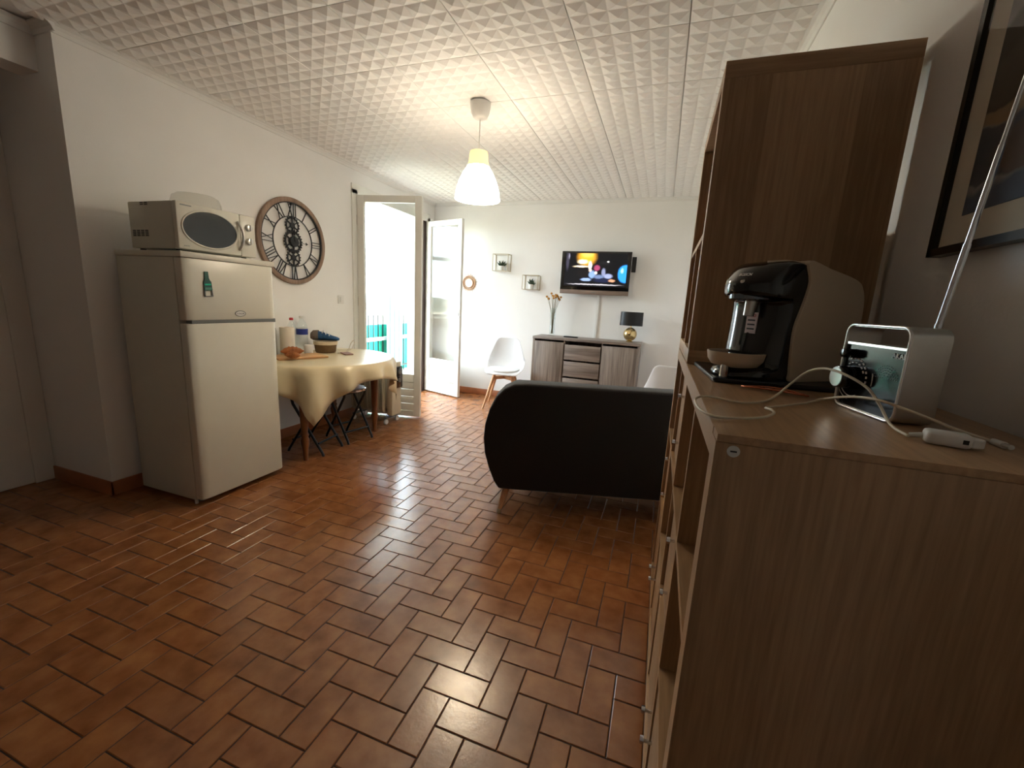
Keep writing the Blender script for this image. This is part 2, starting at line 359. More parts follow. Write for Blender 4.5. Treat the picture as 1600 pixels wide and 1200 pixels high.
struct(MB().prism(prof, lambda u, v, d: (XL-.145+u, d, Z+v), YR, YC).obj('trim_5', M['trim']))

# ceiling tiles: 50 cm polystyrene squares with 6 x 6 pyramids, tile joints recessed
def ceil_tile():
    m = MB(); n = 6; g = .002; w_ = .5-2*g; c = w_/n; hz = .0095
    m.box(g, .5-g, g, .5-g, 0, .011)
    for i in range(n):
        for j in range(n):
            x0 = g+i*c+.0015; x1 = g+(i+1)*c-.0015; y0 = g+j*c+.0015; y1 = g+(j+1)*c-.0015
            m.add([(x0,y0,-.0004),(x1,y0,-.0004),(x1,y1,-.0004),(x0,y1,-.0004),((x0+x1)/2,(y0+y1)/2,-hz)], [(0,1,4),(1,2,4),(2,3,4),(3,0,4)])
    return m.mesh('ceiling_tile')
ct = ceil_tile(); ct.materials.append(M['ceil'])
for i in range(-5, 3):
    for j in range(-10, 6):
        x0 = -1.03+.5*i; y0 = 2.21+.5*j
        if x0 < XL-.1 and y0+.5 > YC+.1: continue
        o = link('ceiling_tile', ct, None, ceiling); o.location = (x0, y0, H)

# floor tiles: 10 x 20 cm terracotta, herringbone
def ft_mesh(wx, wy):
    g = .0016; b = .0022; m = MB(); h0 = -.004
    q = lambda s, z: [(s, s, z), (wx-s, s, z), (wx-s, wy-s, z), (s, wy-s, z)]
    m.add(q(g, h0)+q(g, -.0018)+q(g+b, 0), [(0,1,5,4),(1,2,6,5),(2,3,7,6),(3,0,4,7),(4,5,9,8),(5,6,10,9),(6,7,11,10),(7,4,8,11),(8,9,10,11)])
    return m
tH, tV = ft_mesh(.2, .1), ft_mesh(.1, .2)
meH, meV = tH.mesh('tile_h'), tV.mesh('tile_v'); meH.materials.append(M['tile']); meV.materials.append(M['tile'])
cand = []
for i in range(-32, 13):
    for j in range(-36, 44):
        k = (i+j) % 4
        if k == 0: t = (0, i, j, .2, .1)
        elif k == 2: t = (1, i, j, .1, .2)
        else: continue
        x, y = -.61+.1*i, 1.04+.1*j
        if x+t[3] < XREC or x > XR or y+t[4] < YR or y > YB: continue
        if x+t[3] < XL-.02 and y > YC+.02: continue
        cx, cy = x+t[3]/2, y+t[4]/2
        d = Vector((cx, cy, -CAMH)); z = d.dot(fw); vis = 0
        if z > .2:
            px = 800+FPX*d.dot(rt)/z; py = 600-FPX*d.dot(up)/z
            if -40 < px < 1030 and py < 1240: vis = 1
        if vis and cx < -2.40 and 1.58 < cy < 2.15: vis = 0
        cand.append((0 if vis else 1, d.length, t[0], x, y))
cand.sort()
rest = MB()
for n, (nv, dl, kind, x, y) in enumerate(cand):
    if n < 300:
        o = link('tile', meV if kind else meH, None, floor); o.location = (x, y, 0)
    else:
        s = tV if kind else tH
        rest.add([(v[0]+x, v[1]+y, v[2]) for v in s.v], s.f)
o = rest.obj('distant_tiles', M['tile'], floor); o['kind'] = 'stuff'

# ------------------------------------------------------------------ french doors on the left wall
m = MB()
m.box(XL-.07, XL+.012, DY0-.05, DY0+.03, 0, DZ+.0); m.box(XL-.07, XL+.012, DY1-.012, DY1+.05, 0, DZ)
m.box(XL-.07, XL+.012, DY0-.05, DY1+.05, 2.24, DZ+.05); struct(m.obj('trim_6', M['doorw'], bevel=.004))
struct(bx('trim_7', (XL-.13, XL-.01, 4.975, 5.047, .012, 2.24), M['brown_metal'], bevel=.004))
struct(bx('trim_8', (XO, XL+.005, DY0, DY1, -.03, .012), M['brown_metal'], bevel=.003))
def leaf(name, hinge, free, matl, slats, hand):
    A = Vector(hinge); B = Vector(free); L = (B-A).length; r = math.atan2((B-A).y, (B-A).x)
    root = sempty(name, (A.x, A.y, 0), r); t = .021; st = .07
    m = MB(); z0, z1, g0, g1 = .014, 2.236, .47, 2.17
    m.box(0, st, -t, t, z0, z1); m.box(L-st, L, -t, t, z0, z1); m.box(st, L-st, -t, t, g1, z1)
    m.box(st, L-st, -t, t, .385, g0); m.box(st, L-st, -t, t, z0, .075)
    m.obj('stile_frame', matl, root, bevel=.004)
    bx('pane', (st, L-st, -.003, .003, g0, g1), M['glass'], root)
    n = slats; hz = (.385-.075)/n
    for k in range(n): bx('slat', (st, L-st, -.013, .013, .075+k*hz+.003, .075+(k+1)*hz-.003), matl, root, bevel=.003)
    for z in (.25, 1.2, 2.0): MB().cyl((-.008, -.012, z-.045), (-.008, -.012, z+.045), .009, n=10).obj('hinge', M['alu'], root)
    if hand:
        m = MB(); m.box(L-.045, L-.02, -t-.008, -t, .98, 1.14); m.cyl((L-.032, -t, 1.06), (L-.032, -t-.05, 1.06), .008)
        m.bar((L-.035, -t-.05, 1.062), (L+.05, -t-.05, 1.055), .014); m.obj('door_handle', M['alu'], root)
    return root
l1 = leaf('door_1', (-2.992, 3.69), (-2.325, 3.816), M['doorw'], 4, False)
l2 = leaf('door_2', (-2.99, 5.055), (-2.40, 4.873), M['doorw'], 3, True)

# ------------------------------------------------------------------ balcony and outside
struct(bx('balcony_floor', (-4.45, XO, 1.78, 9.0, -.2, -.03), M['concrete']))
rl = thing('balcony_railing', 'black barred balcony railing with pale top rail beyond the french doors', 'railing', (-4.3, 1.97, 0))
bx('top_rail', (-.03, .03, 0, 7, .96, 1.0), M['concrete'], rl); bx('middle_rail', (-.015, .015, 0, 7, .545, .60), M['house'], rl); bx('bottom_rail', (-.015, .015, 0, 7, .06, .09), M['black_st'], rl)
bar_me = MB().box(-.008, .008, -.008, .008, -.03, .96).mesh('baluster'); bar_me.materials.append(M['black_st'])
for k in range(58): o = link('baluster', bar_me, None, rl); o.location = (0, .06+k*.12, 0)
o = MB().box(-4.36, -4.352, 5.0, 9.0, -.02, .80).obj('privacy_net', M['net']); tag(o, 'bright green netting tied along the outside of the balcony railing', 'netting')
bx('infill_panel', (-.075, -.055, 0, 2.985, 0, .93), M['beige_panel'], rl, bevel=.003)
m = MB(); n = 40
for k in range(n+1):
    y = 5.83+.41*k/n; x = -4.20+.03*math.sin(k*1.5)
    for z in (0.05, 1.0, 1.875): m.v.append((x, y+(.02*math.sin(k) if z < 1.5 else 0), z))
for k in range(n):
    for j in (0, 1): m.f.append((k*3+j, k*3+j+1, k*3+j+4, k*3+j+3))
o = m.obj('outdoor_curtain', M['curtain']); tag(subs(o, 1, .004), 'blue grey curtain gathered in a bunch on the balcony rail', 'curtain')
o = MB().cyl((-4.20, 1.95, 1.91), (-4.20, 9.0, 1.91), .030, n=12).obj('curtain_rail', mat('pale_blue_rail', (.70,.80,.84), .5), smooth=.5)
tag(o, 'pale round rail carrying the curtain along the balcony', 'rail')
struct(bx('balcony_wall', (-4.45, XO, 1.78, 1.95, -.2, 2.9), M['concrete'])); struct(bx('balcony_wall', (-4.45, XO, 9.0, 9.2, -.2, 2.9), M['concrete']))
aw = thing('awning', 'cream fabric awning with scalloped front edge over the balcony', 'awning', (0, 0, 0))
m = MB(); m.add([(XO-.02,2.2,2.70),(XO-.02,8.6,2.70),(-3.78,8.6,2.52),(-3.78,2.2,2.52)], [(0,1,2,3)]); subs(m.obj('awning_fabric', M['awning'], aw), 0, .006)
m = MB(); n = 128
for k in range(n+1): y = 2.2+6.4*k/n; m.v += [(-3.78, y, 2.52), (-3.79, y, 2.43-.035*abs(math.sin(k*PI/8)))]
m.f = [(2*k, 2*k+1, 2*k+3, 2*k+2) for k in range(n)]; subs(m.obj('valance', M['awning'], aw), 0, .004)
MB().cyl((-3.78,2.2,2.52), (-3.78,8.6,2.52), .022, n=10).obj('front_bar', M['alu'], aw)
struct(bx('street_ground', (-420, -6, -320, 320, -9.2, -9), M['land']))
m = MB(); n = 60
for k in range(n+1):
    y = -320+640*k/n; hgt = -2+9*max(0, math.sin(k*.21+1))+4*math.sin(k*.5)**2
    m.v += [(-300, y, -9), (-330, y, hgt), (-400, y, -9)]
for k in range(n): m.f += [(3*k, 3*k+3, 3*k+4, 3*k+1), (3*k+1, 3*k+4, 3*k+5, 3*k+2)]
o = m.obj('hillside', M['hill']); struct(o)
def house(x, y, w_, d_, z1, label):
    t = thing('house', label, 'house', (x, y, -9), .3, 'houses beyond the balcony')
    bx('wall_block', (-w_/2, w_/2, -d_/2, d_/2, 0, z1), M['house'], t)
    MB().add([(-w_/2-.4,-d_/2-.4,z1),(w_/2+.4,-d_/2-.4,z1),(w_/2+.4,d_/2+.4,z1),(-w_/2-.4,d_/2+.4,z1),(0,-d_/2,z1+1.6),(0,d_/2,z1+1.6)],
             [(0,1,4),(2,3,5),(1,2,5,4),(3,0,4,5),(0,3,2,1)]).obj('roof', M['roof'], t)
    for fl in range(int(z1//3)):
        for k in range(3):
            yy = -d_/2+d_*(k+.5)/3; bx('far_window', (w_/2-.05, w_/2+.06, yy-.6, yy+.6, fl*3+1, fl*3+2.4), M['pane_dark'], t)
house(-52, -30, 12, 14, 9.0, 'white three storey house with many windows far below the balcony')
house(-70, -52, 14, 16, 8.0, 'broad white house standing behind the three storey house')
house(-46, -52, 10, 12, 6.4, 'low white house with tiled roof beside the far houses')

# ------------------------------------------------------------------ fridge
F0, F1, FY0, FY1, FZ = -2.94, -2.407, 1.577, 2.146, 1.415
fr = thing('fridge_freezer', 'cream white two door fridge freezer standing on the tiled floor', 'fridge', (0,0,0))
bx('body', (F0, F1-.062, FY0, FY1, .025, FZ-.002), M['white_side'], fr, bevel=.005)
bx('top_lid', (F0-.005, F1+.004, FY0-.003, FY1+.003, FZ-.002, FZ+.030), M['white_app'], fr, bevel=.006)
def fdoor(name, z0, z1):
    m = MB(); pts = [(F1-.058, FY0+.002), (F1-.03, FY0+.001), (F1-.012, FY0+.006), (F1-.003, FY0+.022), (F1, FY0+.05), (F1+.002, (FY0+FY1)/2), (F1, FY1-.05), (F1-.003, FY1-.022), (F1-.012, FY1-.006), (F1-.03, FY1-.001), (F1-.058, FY1-.002)]
    m.prism(pts, lambda u, v, d: (u, v, d), z0, z1); return m.obj(name, M['white_app'], fr, smooth=.7, bevel=.004)
fd = fdoor('freezer_door', 1.082, FZ-.004)
fl = fdoor('fridge_door', .035, 1.062)
bx('handle_strip', (F1-.05, F1-.004, FY0+.03, FY1-.005, 1.060, 1.084), M['grey_pl'], fr, bevel=.003)
m = MB(); m.prism([(.033*math.cos(a), .016*math.sin(a)) for a in [2*PI*k/24 for k in range(24)]], lambda u, v, d: (d, 1.889+u, 1.117+v), F1, F1+.005); em = m.obj('emblem', M['white_pl'], fd)
m = MB(); m.tube([(F1+.004, 1.889+.033*math.cos(2*PI*k/32), 1.117+.016*math.sin(2*PI*k/32)) for k in range(32)], .0022, 6, closed=True); m.obj('emblem_rim', M['grey_pl'], em)
me = text_mesh('COLDIS', .0145); o = link('emblem_text', me, M['grey_pl'], em); o.matrix_local = Matrix(((0,0,1,F1+.0055),(1,0,0,1.889),(0,1,0,1.1165),(0,0,0,1)))
for x in (F0+.05, F1-.09):
    for y in (FY0+.05, FY1-.05): MB().cyl((x, y, 0), (x, y, .026), .018, n=12).obj('foot', M['grey_pl'], fr)
MB().cyl((F1-.075, FY0+.012, 0), (F1-.075, FY0+.012, .036), .009, n=10).obj('foot', M['white_pl'], fr)
# bottle opener magnet
mg = thing('magnet_opener', 'green bottle shaped opener magnet stuck on the freezer door', 'magnet', (F1+.0035, 1.703, 1.28))
out = [(-.010,.068),(.010,.068),(.010,.03),(.019,.012),(.021,-.03),(.022,-.034)]; 
m = MB(); m.prism([(-.010,.068),(.010,.068),(.0105,.034),(.014,.022),(.0215,.012),(.0225,-.034),(-.0225,-.034),(-.0215,.012),(-.014,.022),(-.0105,.034)], lambda u, v, d: (d, u, v), -.001, .004); m.obj('bottle_plate', M['green'], mg)
m = MB()
for a, b in (((-.020,-.034), (-.021,-.066)), ((-.0225,-.066), (.0225,-.066)), ((.020,-.034), (.021,-.066))): m.bar((.0015, a[0], a[1]), (.0015, b[0], b[1]), .005)
m.obj('opener_loop', M['grey_pl'], mg)
bx('label_band', (.004, .0046, -.017, .017, -.006, .002), M['net'], mg)
bx('label_band', (.004, .0046, -.018, .018, -.030, -.018), mat('dim_green', (.25,.50,.42), .5), mg)
mg.rotation_euler = (.05, 0, 0)

# ------------------------------------------------------------------ microwave on the fridge
mw = thing('microwave_oven', 'white microwave with dark oval window on top of the fridge', 'microwave', (-2.64, 1.83, FZ+.030))
X1 = .195
bx('casing', (-.19, X1-.035, -.228, .228, .012, .255), M['white_side'], mw, bevel=.006)
bx('front_door', (X1-.034, X1, -.230, .128, .014, .256), M['white_app'], mw, bevel=.008)
bx('control_panel', (X1-.034, X1-.002, .130, .230, .014, .256), M['white_app'], mw, bevel=.006)
ell = lambda a, b, n=40: [(a*math.cos(2*PI*k/n), b*math.sin(2*PI*k/n)) for k in range(n)]
MB().prism(ell(.152, .094), lambda u, v, d: (d, -.052+u, .132+v), X1-.004, X1+.003).obj('oval_window', M['dark_glass'], mw)
m = MB(); m.tube([(X1+.001, -.052+.156*math.cos(2*PI*k/48), .132+.098*math.sin(2*PI*k/48)) for k in range(48)], .0055, 6, closed=True); m.obj('window_rim', M['white_app'], mw, smooth=1.2)
m = MB(); m.tube([(X1+.001+.028*math.sin(PI*k/10), .113+.010*math.sin(PI*k/10), .045+.165*k/10) for k in range(11)], .007, 8); m.obj('door_handle', M['alu'], mw, smooth=1.2)
for z in (.185, .105):
    k = MB().cyl((X1-.002, .180, z), (X1+.018, .180, z), .021, .018, 20).obj('dial', M['alu'], mw, smooth=.6, bevel=.002)
    bx('pointer', (X1+.018, X1+.024, .177, .183, z-.016, z+.016), M['white_pl'], k)
for gx, gz, nx, nz in ((-.165, .075, 4, 4), (-.085, .236, 2, 2)):
    for i in range(nx):
        m = MB()
        for j in range(nz): m.box(gx+i*.034, gx+i*.034+.024, -.2295, -.2275, gz+j*.009, gz+j*.009+.005)
        m.obj('vent', M['black_mt'], mw)
for sx in (-.16, .13):
    for sy in (-.19, .19): MB().cyl((sx, sy, 0), (sx, sy, .014), .014, n=10).obj('foot', M['black_mt'], mw)
bx('label_strip', (X1-.001, X1+.0006, -.208, -.150, .236, .242), M['grey_pl'], mw); bx('label_strip', (X1-.001, X1+.0006, -.205, -.175, .030, .033), M['grey_pl'], mw)
lid = thing('plate_cover', 'clear plastic dome cover resting on top of the microwave', 'food cover', (-2.72, 1.90, FZ+.285))
MB().lathe([(.135,0),(.135,.006),(.130,.012),(.126,.055),(.115,.085),(.095,.098),(.05,.102),(.001,.103)], n=36, cap=False).obj('dome', M['clear_pl'], lid, smooth=1.2)
m = MB(); m.lathe([(.132,0),(.139,0),(.139,.008),(.132,.008)], n=36, cap=False); m.obj('rim', M['clear_pl'], lid)

# ------------------------------------------------------------------ wall clock
ck = thing('wall_clock', 'large skeleton wall clock with wooden rim and roman numerals', 'clock', (XL, 2.868, 1.672))
def ring(ro, ri, x0, x1, n=64):
    m = MB()
    for R, x in ((ro, x0), (ro, x1), (ri, x1), (ri, x0)):
        m.v += [(x, R*math.cos(2*PI*k/n), R*math.sin(2*PI*k/n)) for k in range(n)]
    for j in range(4):
        for k in range(n): a = j*n; b = ((j+1) % 4)*n; m.f.append((a+k, a+(k+1) % n, b+(k+1) % n, b+k))
    return m
ring(.348, .312, .001, .028).obj('wooden_rim', M['clock_wood'], ck, smooth=.6, bevel=.004)
ring(.312, .304, .012, .024).obj('outer_ring', M['black_st'], ck); ring(.203, .197, .014, .022).obj('inner_ring', M['black_st'], ck)
NUM = ['XII','I','II','III','IV','V','VI','VII','VIII','IX','X','XI']
for h, s in enumerate(NUM):
    wd = {'I': .021, 'V': .048, 'X': .050}; tot = sum(wd[c] for c in s); x = -tot/2; m = MB(); ang = -h*PI/6
    er = Vector((0, -math.sin(ang), math.cos(ang))); et = Vector((0, math.cos(ang), math.sin(ang))); X = Vector((.018, 0, 0))
    P = lambda t, r: X+et*t+er*r
    for c in s:
        cx = x+wd[c]/2; q = wd[c]/2-.006; x += wd[c]
        if c == 'I': m.bar(P(cx, .199), P(cx, .309), .0072, .005)
        elif c == 'V': m.bar(P(cx-q, .308), P(cx, .200), .0072, .005); m.bar(P(cx+q, .308), P(cx, .200), .0072, .005)
        else: m.bar(P(cx-q, .308), P(cx+q, .200), .0072, .005); m.bar(P(cx+q, .308), P(cx-q, .200), .0072, .005)
    m.obj('numeral', M['black_st'], ck)
def gear(r, cz, teeth, holes, name, x0):
    m = MB(); n = teeth*4; o_ = [];
    for k in range(n):
        R = r*(1.10 if k % 4 in (1, 2) else .97); a = 2*PI*k/n; o_.append((R*math.cos(a), R*math.sin(a)))
    i_ = [(r*.82*math.cos(2*PI*k/n), r*.82*math.sin(2*PI*k/n)) for k in range(n)]
    for x in (x0, x0+.006):
        m.v += [(x, u, cz+v) for u, v in o_]+[(x, u, cz+v) for u, v in i_]
    for k in range(n):
        k2 = (k+1) % n
        m.f += [(k, k2, n+k2, n+k), (2*n+k, 3*n+k, 3*n+k2, 2*n+k2), (k, 2*n+k, 2*n+k2, k2), (n+k, n+k2, 3*n+k2, 3*n+k)]
    m.cyl((x0, 0, cz), (x0+.007, 0, cz), r*.36, n=20)
    for k in range(holes):
        a = 2*PI*(k+.5)/holes; m.bar((x0+.003, math.cos(a)*r*.3, cz+math.sin(a)*r*.3), (x0+.003, math.cos(a)*r*.86, cz+math.sin(a)*r*.86), r*.2, .006)
    m.obj(name, M['black_st'], ck)
gear(.088, 0, 24, 6, 'gear', .015); gear(.068, .130, 18, 6, 'gear', .012); gear(.068, -.130, 18, 6, 'gear', .012)
m = MB(); m.cyl((.010, 0, 0), (.036, 0, 0), .042, n=24); m.obj('movement_hub', M['black_mt'], ck)
m = MB(); m.bar((.034, 0, 0), (.034, .125, -.004), .006, .003); m.prism([(.118, .012), (.142, 0), (.118, -.012)], lambda u, v, d: (d, u, v-.004), .032, .036); m.obj('hour_hand', M['black_st'], ck)
m = MB(); m.bar((.038, 0, 0), (.038, -.004, .175), .005, .003); m.obj('minute_hand', M['black_st'], ck)
m = MB(); m.cyl((0, 0, .30), (.013, 0, .30), .01, n=8); m.obj('wall_spacer', M['black_st'], ck)
# socket
sk = thing('light_switch', 'small white wall switch beside the french door', 'switch', (XL, 3.43, 1.208))
bx('plate', (0, .009, -.04, .04, -.04, .04), M['white_pl'], sk, bevel=.003); bx('rocker', (.009, .014, -.018, .018, -.024, .024), M['trim'], sk, bevel=.002)

# ------------------------------------------------------------------ table by the left wall
TC = Vector((-2.70, 2.81)); TR = .60; TZ = .738
tb = thing('dining_table', 'round brown wooden table with turned legs pushed against the wall', 'table', (0,0,0))
def disc(R, xmin, n=72):
    return [(max(TC.x+R*math.cos(2*PI*k/n), xmin), TC.y+R*math.sin(2*PI*k/n)) for k in range(n)]
MB().prism(disc(TR-.012, -2.985), lambda u, v, d: (u, v, d), TZ-.026, TZ-.003).obj('table_top', M['walnut'], tb)
for a, b in (((-2.93,2.40),(-2.46,2.40)), ((-2.93,3.21),(-2.46,3.21)), ((-2.46,2.40),(-2.46,3.21)), ((-2.93,2.40),(-2.93,3.21))):
    m = MB(); m.bar((*a, TZ-.066), (*b, TZ-.066), .02, .08); m.obj('apron', M['walnut'], tb)
lp = [(.016,0),(.018,.02),(.022,.09),(.030,.13),(.032,.16),(.024,.185),(.030,.20),(.022,.215),(.026,.26),(.031,.40),(.034,.52),(.034,.60),(.030,.62),(.034,.64),(.034,TZ-.027)]
for x, y in ((-2.45,2.38),(-2.46,3.225),(-2.935,2.38),(-2.935,3.225)): MB().lathe(lp, (x, y, 0), 16).obj('leg', M['walnut'], tb, smooth=.9)
# tablecloth: square, corner hanging towards the room
m = MB(); n = 216; half = .725; th0 = math.radians(-5); rings = [0, .25, .5, .8, .97]
def cl(th, f):   # f 0..1 hanging fraction
    c, s_ = abs(math.cos(th-th0)), abs(math.sin(th-th0)); Lg = half/max(c, s_); drop = max(Lg-TR, .02)
    q = f*drop; corner = (drop-.14)/.31
    dl = th-th0-PI/4; wave = .72*math.cos(16*dl)+.28*math.sin(7*th+1.3)
    rad = max(TR+.006+.016*min(1, q/.04)+min(q*(.10+.32*wave), .012 if .3 < th < 1.25 else .05+.12*q), TR-.03)
    return rad, TZ-q*.97+.006*wave*f
def keep(x, y):
    x = max(x, -2.992)
    if x < -2.39: y = max(y, 2.156)
    return x, min(y, 3.445)
m.v.append((TC.x, TC.y, TZ+.004))
for R in rings[1:]:
    for k in range(n): th = 2*PI*k/n; m.v.append((max(TC.x+TR*R*math.cos(th), -2.99), TC.y+TR*R*math.sin(th), TZ+.004))
fr_ = [0, .04, .12, .25, .4, .6, .8, 1]
for f in fr_:
    for k in range(n):
        th = 2*PI*k/n; r, z = cl(th, f)
        if f == 0: r = TR+.004; z = TZ+.001
        m.v.append((*keep(TC.x+r*math.cos(th), TC.y+r*math.sin(th)), z))
for k in range(n): m.f.append((0, 1+k, 1+(k+1) % n))
for j in range(len(rings)-2+len(fr_)):
    for k in range(n): a = 1+j*n; b = a+n; m.f.append((a+k, b+k, b+(k+1) % n, a+(k+1) % n))
tcl = m.obj('tablecloth', M['cloth'], smooth=1.4); tcl.modifiers.new('solid', 'SOLIDIFY').thickness = .0015
tag(tcl, 'cream oilcloth tablecloth draped over the round table', 'tablecloth')
TT = TZ+.0055
# things on the table
o = bx('cutting_board', (-.19, .19, -.11, .11, 0, .016), M['board'], None, bevel=.004); o.location = (-2.72, 2.62, TT); o.rotation_euler = (0,0,math.radians(66)); tag(o, 'pale bamboo cutting board lying on the tablecloth', 'cutting board')
def loaf(name, L, R, loc, rz, label):
    m = MB(); nn = 16; pts = []; rs = []
    for k in range(nn+1):
        t = k/nn*2-1; pts.append((t*L, .18*L*(1-t*t), R*.9)); rs.append(R*max(.12, (1-abs(t)**2.4))*(1+.12*math.sin(k*2.4)))
    m.tube(pts, R, 12, rs); o = m.obj(name, M['bread'], smooth=2); o.location = loc; o.rotation_euler = (0,0,rz); tag(o, label, 'bread', 'pastries on the cutting board')
loaf('croissant', .085, .036, (-2.745, 2.58, TT+.0195), 1.0, 'golden brown croissant on the cutting board beside the fridge')
loaf('croissant', .055, .026, (-2.635, 2.475, TT+.0175), .6, 'smaller dark brown pastry on the cutting board edge')
pr = thing('paper_roll', 'white roll of kitchen paper standing behind the bread', 'paper roll', (-2.885, 2.665, TT))
m = MB(); m.lathe([(.02,0),(.055,0),(.055,.23),(.02,.23)], n=28, cap=False); m.obj('paper', M['paper'], pr, smooth=.6); MB().lathe([(.019,.001),(.0205,.001),(.0205,.23),(.019,.23)], n=20, cap=False).obj('core', M['board'], pr)
def bottle(loc, h, r, capm, label, band):
    t = thing('water_bottle', label, 'bottle', loc, 0, 'water bottles on the table')
    MB().lathe([(r*.8,0),(r,.012),(r,h*.16),(r*.92,h*.19),(r,h*.22),(r,h*.40),(r*.9,h*.43),(r,h*.46),(r,h*.66),(r*.78,h*.8),(r*.36,h*.90),(r*.33,h*.95)], n=20, cap=False).obj('bottle_body', M['clear'], t, smooth=1.2)
    MB().lathe([(r*.42,h*.94),(r*.42,h),(r*.3,h+.002)], n=16).obj('cap', capm, t, smooth=.6)
    if band: MB().lathe([(r*1.015,h*.50),(r*1.015,h*.66)], n=20, cap=False).obj('label_band', M['blue'], t); MB().lathe([(r*1.012,h*.66),(r*1.0,h*.68)], n=20, cap=False).obj('label_edge', M['white_pl'], t)
bottle((-2.94, 2.765, TT), .30, .038, M['red'], 'clear plastic water bottle with red cap on the table', False)
bottle((-2.93, 2.865, TT), .315, .046, M['white_pl'], 'large clear water bottle with blue label on the table', True)
o = MB().lathe([(.03,0),(.036,.008),(.036,.075),(.032,.082)], n=20).obj('salt_jar', M['white_pl'], smooth=.7); o.location = (-2.80, 2.80, TT); tag(o, 'small white jar in front of the water bottles', 'jar')
bk = thing('bread_basket', 'round brown wicker basket with cream rim on the table', 'basket', (-2.81, 3.005, TT))
MB().lathe([(.078,0),(.086,.01),(.094,.075),(.088,.075),(.078,.012),(.001,.010)], n=28).obj('wicker_bowl', M['basket'], bk, smooth=1.0); MB().lathe([(.092,.07),(.100,.072),(.102,.098),(.094,.102),(.088,.08)], n=28, cap=False).obj('rim', M['basket_rim'], bk, smooth=1.0)
cp = thing('canvas_shoe', 'blue and taupe canvas shoe lying in the wicker basket', 'shoe', (-2.81, 3.005, TT+.104), math.radians(35))
m = MB(); sec = [(-.115,.028,.050,.012),(-.095,.04,.085,.0),(-.05,.043,.088,.0),(0,.044,.070,.0),(.05,.046,.050,.0),(.095,.044,.036,.0),(.12,.028,.022,.004)]
for u, hw_, ht, z0 in sec:
    for k in range(12): a = 2*PI*k/12; m.v.append((u, hw_*math.cos(a), z0+ht*(.5+.5*math.sin(a))))
for j in range(len(sec)-1):
    for k in range(12): m.f.append((j*12+k, j*12+(k+1) % 12, (j+1)*12+(k+1) % 12, (j+1)*12+k))
m.f += [tuple(range(11,-1,-1)), tuple(range((len(sec)-1)*12, len(sec)*12))]
subs(m.obj('upper', M['blue_cap'], cp), 1)
m = MB()
for u, hw_, ht, z0 in sec[:3]:
    for k in range(12): a = 2*PI*k/12; m.v.append((u-.004, (hw_+.002)*math.cos(a), z0+.002+(ht+.002)*(.5+.5*math.sin(a))))
for j in range(2):
    for k in range(12): m.f.append((j*12+k, j*12+(k+1) % 12, (j+1)*12+(k+1) % 12, (j+1)*12+k))
m.obj('heel_panel', M['grey_cap'], cp, smooth=1.4)
m = MB()
for k in range(3): m.tube([(-.02+k*.028, .04*math.cos(a), .045-.012*k+.045*math.sin(a)) for a in [.5+i*.35 for i in range(7)]], .004, 6)
m.obj('laces', M['white_pl'], cp)
o = MB().prism(rrect(.075, .15, .012), lambda u, v, d: (u, v, d), 0, .009).obj('smartphone', M['phone'], bevel=.002); o.location = (-2.60, 3.03, TT); o.rotation_euler = (0,0,math.radians(58)); tag(o, 'rose coloured phone lying on the cream tablecloth', 'phone')
bpy.context.view_layer.update()
m = MB(); m.tube([(-2.645, 3.005, TT+.004), (-2.67, 2.99, TT+.004), (-2.685, 3.02, TT+.004), (-2.67, 3.10, TT+.004), (-2.66, 3.17, TT+.03), (-2.67, 3.22, TT+.085), (-2.70, 3.24, TT+.10), (-2.715, 3.22, TT+.07), (-2.72, 3.20, TT+.02), (-2.76, 3.22, TT+.004), (-2.86, 3.20, TT+.004)], .0026, 6)
o = m.obj('charging_cable', M['cable'], smooth=2); tag(o, 'thin pale charging cable looped behind the rose phone', 'cable')
o = MB().lathe([(.052,0),(.056,.004),(.045,.012),(.044,.21),(.040,.225),(.030,.228)], n=24, sx=1, sy=1).obj('storage_jar', M['clear_pl'], smooth=1); o.location = (-2.93, 2.545, TT); tag(o, 'tall frosted container standing on the table behind the fridge edge', 'container')

# ------------------------------------------------------------------ folding stools
def stool(loc, rz, label):
    t = thing('folding_stool', label, 'stool', loc, rz, 'folding stools under the table')
    MB().lathe([(.02,.438),(.13,.438),(.148,.442),(.150,.452),(.148,.460),(.13,.466),(.02,.468)], n=32).obj('seat', M['white_pl'], t, smooth=.9)
    m = MB(); m.lathe([(.149,.440),(.154,.441),(.154,.458),(.149,.460)], n=32, cap=False); m.obj('seat_rim', M['chrome'], t, smooth=.6)
    for s, wd in ((1, .125), (-1, .105)):
        for y in (-wd, wd): MB().tube([(s*.165, y, .0), (s*.155, y, .025), (-s*.09, y, .40), (-s*.10, y, .438)], .0105, 8).obj('leg', M['black_st'], t, smooth=1.2)
        MB().cyl((s*.122, -wd, .10), (s*.122, wd, .10), .008, n=8).obj('cross_bar', M['black_st'], t)
        MB().cyl((-s*.098, -wd, .430), (-s*.098, wd, .430), .008, n=8).obj('seat_bar', M['black_st'], t)
    return t
stool((-2.57, 2.60, 0), math.radians(8), 'black folding stool under the table next to the fridge')
stool((-2.54, 2.96, 0), math.radians(-12), 'black folding stool under the table next to the radiator')

